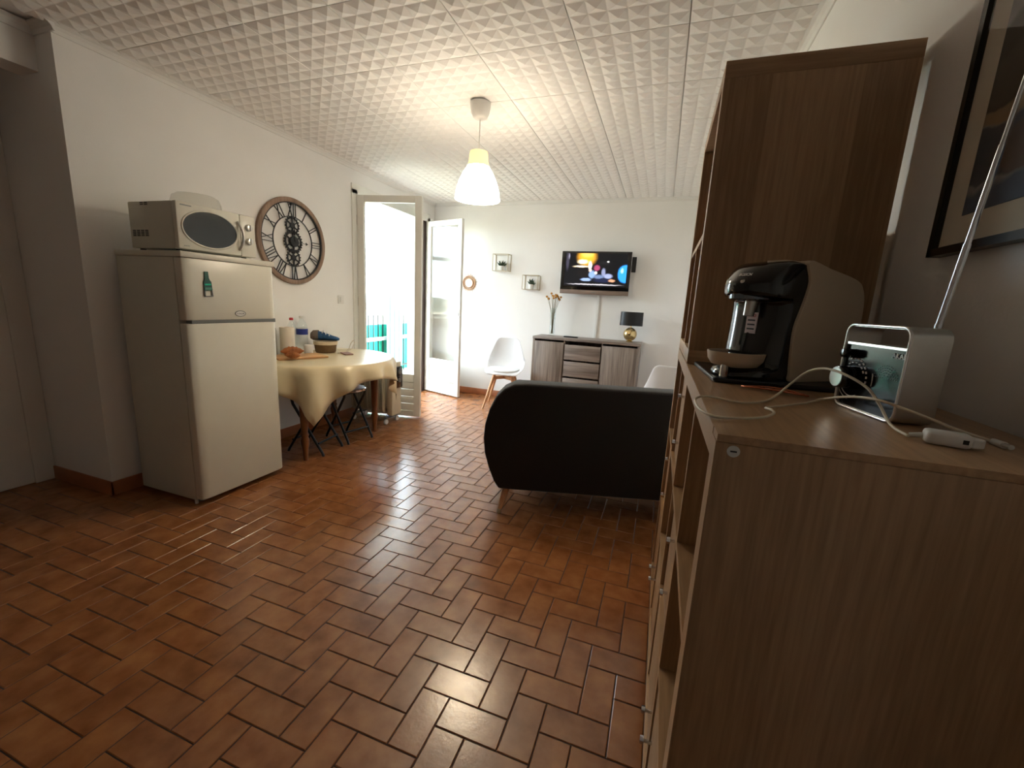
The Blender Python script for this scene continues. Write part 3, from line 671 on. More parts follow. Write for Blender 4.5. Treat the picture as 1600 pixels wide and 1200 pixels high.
# ------------------------------------------------------------------ oil radiator
ht = thing('oil_radiator', 'cream oil filled radiator on castors in front of the open door', 'radiator', (-2.95, 3.535, 0))
fin = [(.0,-.075),(.012,-.082),(.03,-.082),(.042,-.075),(.042,.075),(.03,.082),(.012,.082),(0,.075)]
for k in range(7):
    m = MB(); x = .03+k*.062
    m.prism(rrect(.16, .50, .05, 4), lambda u, v, d: (d, u, .35+v), x, x+.008)
    m.prism(rrect(.12, .46, .04, 4), lambda u, v, d: (d, u, .35+v), x-.008, x+.016)
    m.obj('fin', M['heater'], ht, bevel=.003)
for z in (.14, .54): MB().cyl((.02, 0, z), (.47, 0, z), .022, n=12).obj('manifold', M['heater'], ht)
bx('control_end', (.458, .525, -.078, .078, .09, .63), M['heater'], ht, bevel=.012)
cb = bx('control_box', (.522, .55, -.06, .065, .37, .585), M['black_pl'], ht, bevel=.008)
for z in (.53, .45): MB().cyl((.55, 0, z), (.562, 0, z), .02, n=16).obj('dial', M['grey_pl'], cb)
for x in (.07, .46):
    bx('castor_bracket', (x-.012, x+.012, -.10, .10, .055, .075), M['grey_pl'], ht)
    for s in (-1, 1): MB().cyl((x-.01, s*.09, .026), (x+.01, s*.09, .026), .026, n=14).obj('castor', M['white_pl'], ht, bevel=.003)

# ------------------------------------------------------------------ sofa
sofa = thing('loveseat', 'charcoal fabric loveseat with rounded back and wooden legs facing the television', 'sofa', (-.842, 2.245, 0), math.atan2(.268, .95))
SW = 1.26
def outl(inset=0, top=.812, bot=.15):
    pts = []
    L_ = [(0.02,bot),(-.012,.20),(-.045,.28),(-.072,.37),(-.083,.46),(-.078,.55),(-.055,.645),(-.018,.725),(.028,.776),(.085,.805),(.16,top)]
    for u, z in L_: pts.append((u+inset, z-(inset if z > .5 else -inset)))
    return pts+[(SW-u, z) for u, z in reversed(pts)]
m = MB(); m.prism(outl(), lambda u, v, d: (u, d, v), 0, .15); m.obj('backrest', M['sofa'], sofa, smooth=.8, bevel=.018, seg=3)
for s in (0, 1):
    m = MB(); o_ = []; side = [(0.02,.15),(-.012,.20),(-.045,.28),(-.072,.37),(-.083,.46),(-.078,.55),(-.06,.61),(.02,.62),(.055,.60),(.055,.15)]
    if s: side = [(SW-u, z) for u, z in side]
    m.prism(side, lambda u, v, d: (u, d, v), .13, .72); m.obj('armrest', M['sofa'], sofa, smooth=.8, bevel=.02, seg=3)
bx('seat_base', (.05, SW-.05, .13, .72, .155, .32), M['sofa'], sofa, bevel=.015)
for s in (0, 1):
    x0 = .062+s*(SW-.124)/2; bx('seat_cushion', (x0, x0+(SW-.124)/2-.004, .17, .735, .322, .45), M['cushion'], sofa, bevel=.035, seg=4)
    bx('back_cushion', (x0, x0+(SW-.124)/2-.004, .155, .29, .452, .79), M['cushion'], sofa, bevel=.04, seg=4)
for u, v, du, dv in ((.07,.05,-.035,-.05),(SW-.07,.05,.035,-.05),(.07,.66,-.035,.05),(SW-.07,.66,.035,.05)):
    lg = MB().cyl((u, v, .156), (u+du, v+dv, .022), .024, .014, 14).obj('leg', M['beech'], sofa, smooth=.8)
    MB().cyl((u+du, v+dv, .024), (u+du*1.12, v+dv*1.12, .0), .0145, .013, 14).obj('leg_tip', M['gold_wire'], lg)

# ------------------------------------------------------------------ sideboard and things on it
SX0, SX1, SY0, SZ = -1.42, -.19, 4.84, .893
sb = thing('sideboard', 'grey oak sideboard with two doors and four drawers under the television', 'sideboard', (0,0,0))
bx('top_board', (SX0-.004, SX1+.004, SY0-.006, YB-.013, SZ-.028, SZ), M['grey_oak_x'], sb, bevel=.002)
for n_, b in (('side_panel', (SX0, SX0+.022, SY0, YB-.014, 0, SZ-.028)), ('side_panel', (SX1-.022, SX1, SY0, YB-.014, 0, SZ-.028)), ('inner_panel', (-1.05, -1.032, SY0+.024, YB-.02, .05, SZ-.03)), ('inner_panel', (-.612, -.594, SY0+.024, YB-.02, .05, SZ-.03)), ('back_panel', (SX0+.02, SX1-.02, YB-.022, YB-.016, .05, SZ-.03))):
    bx(n_, b, M['grey_oak_z'], sb)
bx('bottom_board', (SX0+.022, SX1-.022, SY0+.02, YB-.02, .05, .07), M['grey_oak_x'], sb); bx('plinth', (SX0+.022, SX1-.022, SY0+.03, SY0+.05, 0, .05), M['black_mt'], sb)
bx('door', (SX0+.024, -1.046, SY0, SY0+.02, .055, SZ-.052), M['grey_oak_z'], sb, bevel=.0015); bx('door', (-.598, SX1-.024, SY0, SY0+.02, .055, SZ-.052), M['grey_oak_z'], sb, bevel=.0015)
dz = (SZ-.05-.055)/4
for k in range(4): bx('drawer', (-1.028, -.616, SY0, SY0+.02, .055+k*dz, .055+(k+1)*dz-.022), M['grey_oak_x'], sb, bevel=.0015)
vs = thing('glass_vase', 'slim clear glass vase on the sideboard', 'vase', (-1.262, 5.10, SZ+.001))
MB().lathe([(.001,.0),(.045,0),(.045,.010),(.030,.02),(.032,.15),(.036,.335),(.033,.335),(.029,.15),(.026,.022),(.001,.02)], n=24, cap=False).obj('vase_body', M['clear'], vs, smooth=1)
fl_ = thing('dried_flowers', 'bunch of dry ochre flowers standing in the slim glass vase', 'flowers', (-1.262, 5.10, SZ+.022))
rnd = random.Random(3); heads = [(-.085,.445),(-.07,.425),(-.055,.42),(-.03,.485),(-.025,.46),(0,.455),(.02,.47),(.03,.445),(.04,.465),(.05,.45),(.055,.43),(.08,.445),(.065,.415),(0,.43),(.02,.44)]
for hx, hz in heads:
    hy = rnd.uniform(-.04, .03)
    st_ = MB().tube([(rnd.uniform(-.012,.012), rnd.uniform(-.012,.012), .005), (hx*.22, hy*.25, .25), (hx*.6, hy*.6, hz-.09), (hx, hy, hz)], .0022, 5).obj('stem', M['stem'], fl_, smooth=2)
    MB().lathe([(.002,-.012),(.012,-.006),(.015,.002),(.010,.011),(.002,.014)], (hx, hy, hz), 8).obj('flower_head', M['flower'], st_, smooth=2)
lm = thing('table_lamp', 'table lamp with gold glass globe and black shade on the sideboard', 'lamp', (-.325, 5.06, SZ+.001))
MB().lathe([(.035,0),(.038,.008),(.03,.014)], n=24).obj('base', M['gold'], lm); 
MB().lathe([(.076*math.sin(PI*k/16)+.0005, .088-.076*math.cos(PI*k/16)) for k in range(17)], n=28, cap=False).obj('globe', M['gold'], lm, smooth=2)
MB().cyl((0,0,.16), (0,0,.225), .008, n=10).obj('stem', M['gold'], lm)
m = MB()
for R, z in ((.128,.185),(.126,.34),(.124,.34),(.126,.185)): m.v += [(R*math.cos(2*PI*k/40), R*.55*math.sin(2*PI*k/40), z) for k in range(40)]
for j in range(4):
    for k in range(40): a = j*40; b = ((j+1) % 4)*40; m.f.append((a+k, a+(k+1) % 40, b+(k+1) % 40, b+k))
m.obj('shade', M['black_mt'], lm, smooth=.8)
m = MB(); m.bar((-.125,0,.222), (.125,0,.222), .004); m.bar((0,-.069,.222), (0,.069,.222), .004); m.obj('shade_spider', M['gold_wire'], lm)
o = bx('remote_control', (-.085, .085, -.022, .022, 0, .016), M['black_mt'], None, bevel=.004); o.location = (-1.0, 5.0, SZ+.001); o.rotation_euler = (0,0,-.12); tag(o, 'dark remote control lying on the sideboard', 'remote control')

# ------------------------------------------------------------------ television
tv = thing('television', 'flat television showing a film, mounted on the back wall', 'television', (-.80, 5.13, 1.41))
bx('back_case', (-.36, .36, .012, .05, .03, .46), M['black_mt'], tv, bevel=.01)
bx('bezel', (-.403, .403, -.012, .014, .048, .492), M['black_pl'], tv, bevel=.004)
bx('bottom_trim', (-.403, .403, -.016, .016, 0, .05), M['tv_frame'], tv, bevel=.005)
scr = blobs('film_on_screen', (.015,.016,.025), [
 (-.33,.12,.022,.13,.6,(.20,.19,.24)), (-.315,.17,.012,.04,.7,(.45,.44,.50)), (-.105,.165,.125,.115,.55,(.85,.60,.16)), (-.10,.21,.09,.06,.7,(.98,.78,.36)),
 (-.15,.108,.07,.03,.7,(1,.95,.80)), (-.165,.055,.11,.014,.6,(.95,.86,.72)), (-.06,.07,.025,.055,.5,(.98,.93,.85)), (-.13,-.02,.085,.05,.25,(.05,.03,.03)),
 (.12,.10,.09,.03,.9,(.07,.07,.08)), (.145,.113,.016,.010,.6,(.85,.84,.80)), (.02,.04,.042,.040,.5,(.55,.22,.34)), (-.055,.012,.020,.026,.5,(.85,.72,.64)),
 (-.03,-.035,.045,.05,.4,(.45,.55,.70)), (.012,-.015,.02,.02,.5,(.82,.78,.78)), (.10,-.01,.028,.055,.5,(.45,.47,.58)), (.155,-.05,.06,.032,.5,(.52,.55,.68)),
 (.05,-.06,.07,.03,.5,(.36,.42,.55)), (-.10,-.095,.07,.022,.4,(.50,.58,.74)), (.09,-.10,.12,.03,.5,(.08,.10,.20)), (.20,-.10,.045,.02,.5,(.72,.52,.40)),
 (.345,-.02,.085,.105,.18,(.16,.52,.88)), (.31,.015,.02,.035,.8,(.62,.82,.98)), (.0,-.148,.34,.008,.3,(.68,.66,.68))], 'XZ', emit=1.0, rough=.5, noise=.016, nscale=30)
o = bx('screen', (-.362, .362, -.0135, -.0118, -.172, .205), scr, tv); o.location = (0, 0, .265)
bx('wall_bracket', (-.1, .1, .05, .112, .15, .35), M['black_st'], tv)
bx('maker_badge', (-.03, .03, -.0168, -.0158, .021, .029), M['grey_pl'], tv)
o = bx('media_box', (-.02, .028, -.012, .012, -.085, .085), M['black_mt'], None, bevel=.003); o.location = (-.372, 5.16, 1.765); tag(o, 'small black media box clipped behind the television edge', 'media box')
o = bx('cable_duct', (-.762, -.732, YB-.016, YB, SZ+.002, 1.44), M['trim'], None, bevel=.002); tag(o, 'white vertical cable duct between television and sideboard', 'cable duct')

# ------------------------------------------------------------------ wall decor on the back wall
mr = thing('sunburst_mirror', 'small round rattan sunburst mirror on the back wall', 'mirror', (-2.47, YB, 1.492))
MB().cyl((0,-.004,0), (0,-.012,0), .054, n=32).obj('mirror_glass', M['mirror'], mr)
def ringy(ro, ri, y0, y1, n=48):
    m = MB()
    for R, y in ((ro, y0), (ro, y1), (ri, y1), (ri, y0)): m.v += [(R*math.cos(2*PI*k/n), y, R*math.sin(2*PI*k/n)) for k in range(n)]
    for j in range(4):
        for k in range(n): a = j*n; b = ((j+1) % 4)*n; m.f.append((a+k, a+(k+1) % n, b+(k+1) % n, b+k))
    return m
ringy(.062, .052, 0, -.016).obj('inner_hoop', M['rattan'], mr); ringy(.090, .083, -.002, -.012).obj('outer_hoop', M['rattan'], mr)
for k in range(40):
    a = 2*PI*k/40; R = .128 if k % 2 else .108
    MB().cyl((math.cos(a)*.058, -.006, math.sin(a)*.058), (math.cos(a)*R, -.006, math.sin(a)*R), .0026, .002, 5).obj('ray', M['rattan'], mr)
def cubeframe(x0, x1, z0, z1, label, plabel, kind):
    t = thing('cube_shelf', label, 'wall shelf', (x0, YB, z0), 0, 'wire cube shelves on the back wall'); w_ = x1-x0; h_ = z1-z0; d_ = .11; r = .006
    for y in (-.004, -d_):
        m = MB(); m.bar((0,y,0),(w_,y,0),r); m.bar((0,y,h_),(w_,y,h_),r); m.bar((0,y,0),(0,y,h_),r); m.bar((w_,y,0),(w_,y,h_),r); m.obj('square_hoop', M['gold_wire'], t)
    for x in (0, w_):
        for z in (0, h_): m = MB(); m.bar((x,0,z),(x,-d_,z),r); m.obj('spacer_wire', M['gold_wire'], t)
    bx('shelf_plate', (0, w_, -d_, 0, -.002, .002), M['trim'], t)
    p = thing('potted_plant', plabel, 'plant', (x0+w_*.5, YB-.055, z0+.0025), 0, 'succulents in the wire cubes')
    MB().lathe([(.024,0),(.030,.004),(.036,.060),(.032,.061),(.030,.052),(.001,.051)], n=20).obj('pot', M['white_pl'], p, smooth=.9)
    rn = random.Random(kind)
    for k in range(14):
        a = k*2.4; s = .55+.4*(k % 3)/2; L_ = (.085 if kind == 1 else .062); q = Vector((math.cos(a), math.sin(a), 0)); el = .55+.9*(k/14)
        dv = (q*math.cos(el)+Vector((0,0,math.sin(el))))*L_; base = q*.006+Vector((0,0,.048+.002*k*(kind == 2)))
        MB().tube([base, base+dv*.5, base+dv], .006, 5, [.006, .0105, .001]).obj('leaf', M['leaf'], p, smooth=2)
cubeframe(-2.10, -1.895, 1.655, 1.858, 'larger gold wire cube shelf nearer the sunburst mirror', 'small spiky succulent in white pot inside the larger wire cube', 1)
cubeframe(-1.69, -1.49, 1.440, 1.612, 'smaller gold wire cube shelf nearer the television', 'bushy green succulent in white pot inside the smaller wire cube', 2)

# ------------------------------------------------------------------ white chairs
def chair(loc, rz, label):
    t = thing('shell_chair', label, 'chair', loc, rz, 'white shell chairs')    # faces local -y
    prof = [(-.225,.425,.175,.0),(-.215,.452,.20,.004),(-.13,.448,.222,.02),(-.02,.44,.232,.035),(.08,.442,.235,.05),(.15,.462,.236,.065),(.185,.52,.232,.075),(.205,.60,.215,.07),(.222,.69,.185,.05),(.236,.775,.158,.03),(.242,.815,.14,.018),(.243,.83,.10,.012)]
    m = MB(); nx = 12
    for y, z, hw_, lift in prof:
        for i in range(nx+1):
            s = 2*i/nx-1; bk = max(0, (z-.46)/.37); c = abs(s)**2.4
            m.v.append((hw_*s, y-lift*c*1.1*min(1, bk*2.2), z+lift*c*(1-min(1, bk*2.2))*1.3))
    for j in range(len(prof)-1):
        for i in range(nx): a = j*(nx+1)+i; m.f.append((a, a+1, a+nx+2, a+nx+1))
    subs(m.obj('shell', M['shell'], t), 2, .010, 0)
    m = MB(); m.prism([(.19*math.copysign(abs(math.cos(a))**.7, math.cos(a)), -.03+.175*math.copysign(abs(math.sin(a))**.7, math.sin(a))) for a in [2*PI*k/28 for k in range(28)]], lambda u, v, d: (u, v, d+.25*u*u), .447, .475)
    m.obj('seat_pad', M['pad'], t, smooth=1.2, bevel=.008)
    for sx in (-1, 1):
        for sy in (-1, 1): MB().cyl((sx*.10, sy*.09, .425), (sx*.215, sy*.20, 0), .021, .012, 12).obj('leg', M['beech'], t, smooth=.8)
    for s in (-1, 1):
        m = MB(); m.bar((s*.122,-.11,.37), (s*-.122,.11,.37), .03, .035); m.obj('cross_strut', M['beech'], t)
    bx('under_plate', (-.11, .11, -.10, .10, .418, .432), M['black_mt'], t)
    return t
chair((-3.92, 4.25, -.03), math.radians(75), 'white shell chair standing outside on the balcony')
chair((-1.735, 4.76, 0), math.radians(12), 'white shell chair standing beside the sideboard and french door')
chair((.150, 3.86, 0), math.radians(180-6), 'white shell chair half hidden behind the loveseat and shelving')

# ------------------------------------------------------------------ pendant lamp
PX, PY = -1.226, 2.683
pl = thing('pendant_lamp', 'lit pendant lamp with white bell shade hanging from the ceiling', 'pendant lamp', (PX, PY, H-.012))
MB().lathe([(.066,0),(.064,-.02),(.056,-.06),(.045,-.083),(.03,-.092),(.008,-.096)], n=28).obj('ceiling_rose', M['white_pl'], pl, smooth=.9)
MB().cyl((0,0,-.09), (0,0,-.30), .0035, n=8).obj('cord', M['white_pl'], pl)
def glow_mat(name, col, strength):
    m = bpy.data.materials.new(name); m.use_nodes = True; nt = m.node_tree; N = nt.nodes; L = nt.links; p = N['Principled BSDF']
    p.inputs['Base Color'].default_value = (.9,.84,.70,1); p.inputs['Roughness'].default_value = .35
    nz = N.new('ShaderNodeTexNoise'); nz.inputs['Scale'].default_value = 20; rp = N.new('ShaderNodeValToRGB'); e = rp.color_ramp.elements
    e[0].color = tuple(c*.95 for c in col)+(1,); e[1].color = col+(1,); L.new(nz.outputs[0], rp.inputs[0]); L.new(rp.outputs[0], p.inputs['Emission Color']); p.inputs['Emission Strength'].default_value = strength; return m
m = MB(); m.lathe([(.072,-.372),(.098,-.41),(.122,-.46),(.138,-.51),(.145,-.552),(.147,-.572)], n=40, cap=False)
o = m.obj('shade', glow_mat('lit_opal_shade', (1,.87,.68), SHADE), pl, smooth=2); o.modifiers.new('solid', 'SOLIDIFY').thickness = .003
m = MB(); m.lathe([(.053,-.287),(.055,-.285),(.057,-.30),(.060,-.34),(.066,-.36),(.072,-.372)], n=40, cap=False)
o = m.obj('shade_neck', glow_mat('lit_amber_neck', (1,.70,.22), NECK), pl, smooth=2); o.modifiers.new('solid', 'SOLIDIFY').thickness = .003
MB().lathe([(.047,-.289),(.047,-.294),(.018,-.298),(.018,-.36),(.016,-.375)], n=24).obj('bulb_holder', M['white_pl'], pl)
bm_ = bpy.data.materials.new('lit_bulb'); bm_.use_nodes = True; p = bm_.node_tree.nodes['Principled BSDF']; p.inputs['Emission Color'].default_value = (1,.70,.36,1); p.inputs['Emission Strength'].default_value = BULB
MB().lathe([(.014,-.37),(.022,-.39),(.032,-.42),(.033,-.44),(.024,-.465),(.002,-.474)], n=20).obj('bulb', bm_, pl, smooth=2)

# ------------------------------------------------------------------ shelving units on the right
SXF, SXB = .0785, .4685; LY0, LY1, LZ0, LZ1 = .54, 1.805, .165, 1.13
T, t_ = .038, .016
ls = thing('cube_shelving', 'low oak effect cube shelving unit with drawers along the right wall', 'shelving unit', (0,0,0))
m = MB(); m.box(SXF, SXB, LY0, LY1, LZ1-.009, LZ1); m.box(SXF, SXB, LY0+T+.0005, LY1, LZ1-T, LZ1-.0085); m.obj('top_board', M['oak_y'], ls); bx('bottom_board', (SXF, SXB, LY0, LY1, LZ0, LZ0+T), M['oak_y'], ls, bevel=.0015)
e1 = bx('end_panel', (SXF, SXB, LY0, LY0+T, LZ0+T, LZ1-.0095), wood('oak_effect_end', (.60,.465,.33), (.735,.595,.445), 'z', .42, 170, 7), ls, bevel=.001); bx('end_panel', (SXF, SXB, LY1-T, LY1, LZ0+T, LZ1-T), M['oak_z'], ls, bevel=.001)
# end of the near panel runs full height, so the top board shows only a thin joint
m = MB(); m.cyl((.098, LY0-.0006, 1.111), (.098, LY0+.004, 1.111), .0072, n=20); sc = m.obj('cam_screw', M['alu'], e1); m = MB(); m.bar((.0945, LY0-.0009, 1.111), (.1015, LY0-.0009, 1.111), .0016); m.obj('screw_slot', M['black_mt'], sc)
bx('edge_band', (SXF-.0008, SXF, LY0+.0005, LY0+T, LZ0+T, LZ1-.0095), M['oak_edge'], e1); bx('edge_band', (SXF-.0008, SXF, LY0+T, LY1, LZ1-T, LZ1-.0005), M['oak_edge'], ls)
cw = (LY1-LY0-2*T-3*t_)/4; ch = (LZ1-LZ0-2*T-2*t_)/3
for k in range(2):
    z = LZ0+T+ch*(k+1)+t_*k; b = bx('shelf_board', (SXF+.003, SXB-.002, LY0+T, LY1-T, z, z+t_), M['oak_y'], ls); bx('edge_band', (SXF+.002, SXF+.003, LY0+T, LY1-T, z, z+t_), M['oak_edge'], b)
def cell(i, j): return LY0+T+i*(cw+t_), LZ0+T+j*(ch+t_)
for i in range(3):
    for j in range(3):
        y, z = cell(i, j); b = bx('divider', (SXF+.003, SXB-.002, y+cw, y+cw+t_, z, z+ch), M['oak_z'], ls); bx('edge_band', (SXF+.002, SXF+.003, y+cw, y+cw+t_, z, z+ch), M['oak_edge'], b)
for i, j in ((2, 2), (1, 1), (3, 1)):
    y, z = cell(i, j)
    for q in (0, 1):
        z0 = z+q*ch/2+.002; dw = bx('drawer', (SXF+.012, SXB-.03, y+.003, y+cw-.003, z0, z0+ch/2-.004), M['oak_x'], ls, bevel=.001)
        m = MB(); m.cyl((SXF+.012, y+cw/2, z0+ch/4), (SXF+.001, y+cw/2, z0+ch/4), .004, n=10); m.cyl((SXF+.001, y+cw/2, z0+ch/4), (SXF-.007, y+cw/2, z0+ch/4), .009, .008, 12); m.obj('knob', M['chrome'], dw)
for i in range(4):
    y, z = cell(i, 0); dd = bx('door', (SXF+.006, SXF+.022, y+.002, y+cw-.002, z+.002, z+ch-.002), M['oak_z'], ls, bevel=.001)
    ky = y+cw-.03 if i % 2 == 0 else y+.03
    m = MB(); m.cyl((SXF+.007, ky, z+ch*.47), (SXF-.018, ky, z+ch*.47), .004, n=10); m.cyl((SXF-.012, ky, z+ch*.47), (SXF-.02, ky, z+ch*.47), .009, .008, 12); m.obj('knob', M['chrome'], dd)
for x in (SXF+.08, SXB-.06):
    for y in (LY0+.08, LY1-.08): bx('foot_block', (x-.025, x+.025, y-.025, y+.025, 0, LZ0), M['oak_z'], ls, bevel=.002)
us = thing('wall_cube_unit', 'tall oak effect cube unit stacked on top of the low shelving', 'shelving unit', (0,0,0))
UY0, UY1, UZ0, UZ1 = 1.25, 1.805, LZ1+.001, 1.873
ox = wood('oak_effect_cap', (.60,.465,.33), (.735,.595,.445), 'x', .45, 150, 4)
bx('top_board', (SXF, SXB, UY0, UY1, UZ1-T, UZ1), ox, us, bevel=.0012); bx('bottom_board', (SXF, SXB, UY0, UY1, UZ0, UZ0+T), ox, us, bevel=.0012)
for y in (UY0, UY1-T):
    b = bx('side_panel', (SXF, SXB, y, y+T, UZ0+T, UZ1-T), wood('oak_effect_banded', (.60,.465,.33), (.735,.595,.445), 'z', .45, 150, 3, plank=.092) if y == UY0 else M['oak_z'], us, bevel=.0012)
zs = 1.468; b = bx('shelf_board', (SXF+.003, SXB-.002, UY0+T, UY1-T, zs, zs+t_), M['oak_y'], us); bx('edge_band', (SXF+.002, SXF+.003, UY0+T, UY1-T, zs, zs+t_), M['oak_edge'], b)
b = bx('divider', (SXF+.003, SXB-.002, 1.52, 1.52+t_, UZ0+T, zs), M['oak_z'], us); bx('edge_band', (SXF+.002, SXF+.003, 1.52, 1.52+t_, UZ0+T, zs), M['oak_edge'], b)
m = MB()
for z in (1.79, 1.77): m.cyl((SXF+.03, UY1-T-.0005, z), (SXF+.03, UY1-T+.001, z), .003, n=8)
m.obj('dowel_holes', M['black_mt'], us)

# ------------------------------------------------------------------ coffee machine on its mat
ST = LZ1+.0008
mt = MB().prism(rrect(.36, .285, .012), lambda u, v, d: (u, v, d), 0, .010).obj('serving_mat', mat('black_slate_tray', (.06,.055,.055), .3, var=.1), bevel=.003); mt.location = (.284, 1.107, ST); mt.rotation_euler = (0,0,math.radians(4)); tag(mt, 'black tray under the coffee machine on the shelving', 'tray')
CZ = ST+.0105
cm = thing('coffee_machine', 'black and cream capsule coffee machine on the black tray', 'coffee machine', (.2525, .978, CZ), math.radians(38))
# local: +x to the rear, +y away from the camera, width .16
Wd = .16
def smooth2(p, n=5):
    out = []; N_ = len(p)
    for i in range(N_):
        a, b, c, d = (Vector((*p[(i+k) % N_], 0)) for k in (-1, 0, 1, 2))
        for k in range(n):
            t = k/n; q = .5*((2*b)+(c-a)*t+(2*a-5*b+4*c-d)*t*t+(3*b-a-3*c+d)*t**3); out.append((q.x, max(q.y, 0)))
    return out
side = [(.010,.001),(.06,.0),(.172,.0),(.182,.02),(.184,.10),(.182,.160),(.170,.195),(.145,.212),(.07,.227),(.006,.239),(.018,.20),(.010,.155),(-.002,.11),(.0,.06),(.005,.02)]
m = MB(); m.prism(smooth2(side, 4), lambda u, v, d: (u, d, v), 0, Wd); m.obj('cream_housing', M['cream_pl'], cm, smooth=.7, bevel=.006, seg=3)
blk = [(-.10,.0),(.02,.0),(.03,.02),(.02,.05),(.014,.10),(.020,.15),(.030,.19),(.028,.222),(.010,.238),(-.025,.240),(-.060,.231),(-.086,.211),(-.098,.194),(-.096,.172),(-.08,.166),(-.048,.163),(-.036,.150),(-.038,.11),(-.046,.06),(-.052,.028),(-.095,.018)]
O = smooth2(blk, 4); nO = len(O); m = MB(); SL = [-1,-.94,-.8,-.55,-.25,0,.25,.55,.8,.94,1]
for q in SL:
    kx = .87*math.sqrt(max(.08, 1-.92*q*q)); kz = 1-.10*abs(q)**6
    m.v += [((u*kx if u < 0 else u), Wd/2+q*(Wd/2-.006), (v if v < .15 else .15+(v-.15)*kz)) for u, v in O]
for j in range(len(SL)-1):
    for k in range(nO): m.f.append((j*nO+k, j*nO+(k+1) % nO, (j+1)*nO+(k+1) % nO, (j+1)*nO+k))
m.f += [tuple(range(nO)), tuple(range((len(SL)-1)*nO, len(SL)*nO))]
m.obj('black_front', M['black_pl'], cm, smooth=1.0)
m = MB(); m.tube([(-.045, Wd/2-.03, .236), (-.020, .030, .2385), (.005, .012, .235), (.018, .006, .228)], .0022, 6); m.obj('lid_edge', M['cream_pl'], cm, smooth=2)
m = MB(); m.lathe([(.034,.158),(.043,.162),(.045,.178),(.043,.182)], (-.039, Wd/2, 0), 32); m.obj('brew_ring', mat('dark_chrome', (.42,.45,.48), .15, .8, var=.02), cm, smooth=.7)
m = MB(); m.cyl((-.050, Wd/2-.012, .160), (-.054, Wd/2-.012, .128), .012, .010, 14); m.obj('spout', M['alu'], cm, smooth=.7)
m = MB(); m.lathe([(.028,0),(.046,.004),(.054,.016),(.057,.032),(.053,.032),(.049,.018),(.040,.010),(.001,.008)], (-.058, Wd/2, .020), 36, sx=1.0, sy=1.0, cap=False); tr = m.obj('drip_tray', M['cream_pl'], cm, smooth=1)
MB().lathe([(.001,.025),(.0505,.025),(.0505,.028),(.001,.028)], (-.058, Wd/2, .020), 36, cap=False).obj('drip_grid', M['black_pl'], tr)
MB().cyl((-.095, Wd/2-.012, 0), (-.095, Wd/2-.012, .026), .009, n=12).obj('tray_foot', M['chrome'], cm)
st2 = bx('info_sticker', (-.0350, -.0325, .062, .088, .092, .136), mat('pale_pink_sticker', (.88,.80,.80), .5), cm)
o = link('sticker_text', text_mesh('INFO', .0085), M['red'], st2); o.matrix_local = Matrix(((0,0,-1,-.0354),(-1,0,0,.075),(0,1,0,.129),(0,0,0,1)))
for z in (.118, .109, .100): bx('print_line', (-.0354, -.0350, .066, .084, z, z+.003), M['black_mt'], st2)
o = link('maker_badge', text_mesh('BOSCH', .0095), M['alu'], cm); o.matrix_local = Matrix.Translation((-.0775, Wd/2-.012, .2095)) @ Matrix.Rotation(math.radians(-90), 4, 'Z') @ Matrix.Rotation(math.radians(55), 4, 'X')
m = MB(); m.cyl((-.080, Wd/2-.014, .197), (-.0875, Wd/2-.014, .195), .003, n=10); m.obj('status_light', M['white_pl'], cm)

# ------------------------------------------------------------------ radio
rd = thing('portable_radio', 'silver portable radio with black front and carrying handle on the shelving', 'radio', (.2935, .8488, ST), math.radians(-78))
# local: +x along the front (towards the camera), +y towards the wall, front faces -y
RW, RH, RD = .135, .136, .050
o_ = rrect(RW, RH, .016, 5, RW/2, RH/2); i_ = rrect(RW-.008, RH-.008, .012, 5, RW/2, RH/2); nn = len(o_)
m = MB()
for d in (0, RD): m.v += [(u, d, v) for u, v in o_]+[(u, d, v) for u, v in i_]
for k in range(nn):
    k2 = (k+1) % nn; m.f += [(k, k2, nn+k2, nn+k), (2*nn+k, 3*nn+k, 3*nn+k2, 2*nn+k2), (k, 2*nn+k, 2*nn+k2, k2), (nn+k, nn+k2, 3*nn+k2, 3*nn+k)]
bd = m.obj('metal_band', M['alu'], rd, smooth=.6)
m = MB(); m.tube([(u, -.0005, v) for u, v in rrect(RW-.003, RH-.003, .0145, 5, RW/2, RH/2)], .0022, 6, closed=True); m.obj('polished_edge', M['alu_b'], bd, smooth=2)
bx('top_deck', (.004, RW-.004, .0, RD, .103, .1065), M['alu_b'], rd)
m = MB(); m.prism([(u, v) for u, v in rrect(RW-.0085, .1, .012, 5, RW/2, .054)], lambda u, v, d: (u, d, v), .003, RD-.003); fp = m.obj('black_front_panel', mat('black_acrylic', (.03,.03,.033), .16, var=.02, spec=.2), rd)
kn = MB().cyl((.020, .003, .088), (.020, -.014, .088), .0075, .007, 16).obj('small_knob', M['black_pl'], rd, smooth=.6, bevel=.001)
kn = MB().cyl((.030, .003, .050), (.030, -.022, .050), .0185, .0175, 28).obj('tuning_knob', M['black_pl'], rd, smooth=.6, bevel=.002)
MB().cyl((.030, -.022, .050), (.030, -.0235, .050), .0155, n=28).obj('knob_cap', M['alu'], kn)
for R, a0, a1, n_ in ((.031, -.1, 1.9, 9), (.0245, .5, 2.1, 6)):
    for k in range(n_):
        a = a0+(a1-a0)*k/(n_-1); m = MB(); m.bar((.030+R*math.cos(a)-.0018*math.sin(a), .0022, .05+R*math.sin(a)+.0018*math.cos(a)), (.030+R*math.cos(a)+.0018*math.sin(a), .0022, .05+R*math.sin(a)-.0018*math.cos(a)), .0016); m.obj('dial_tick', M['white_pl'], fp)
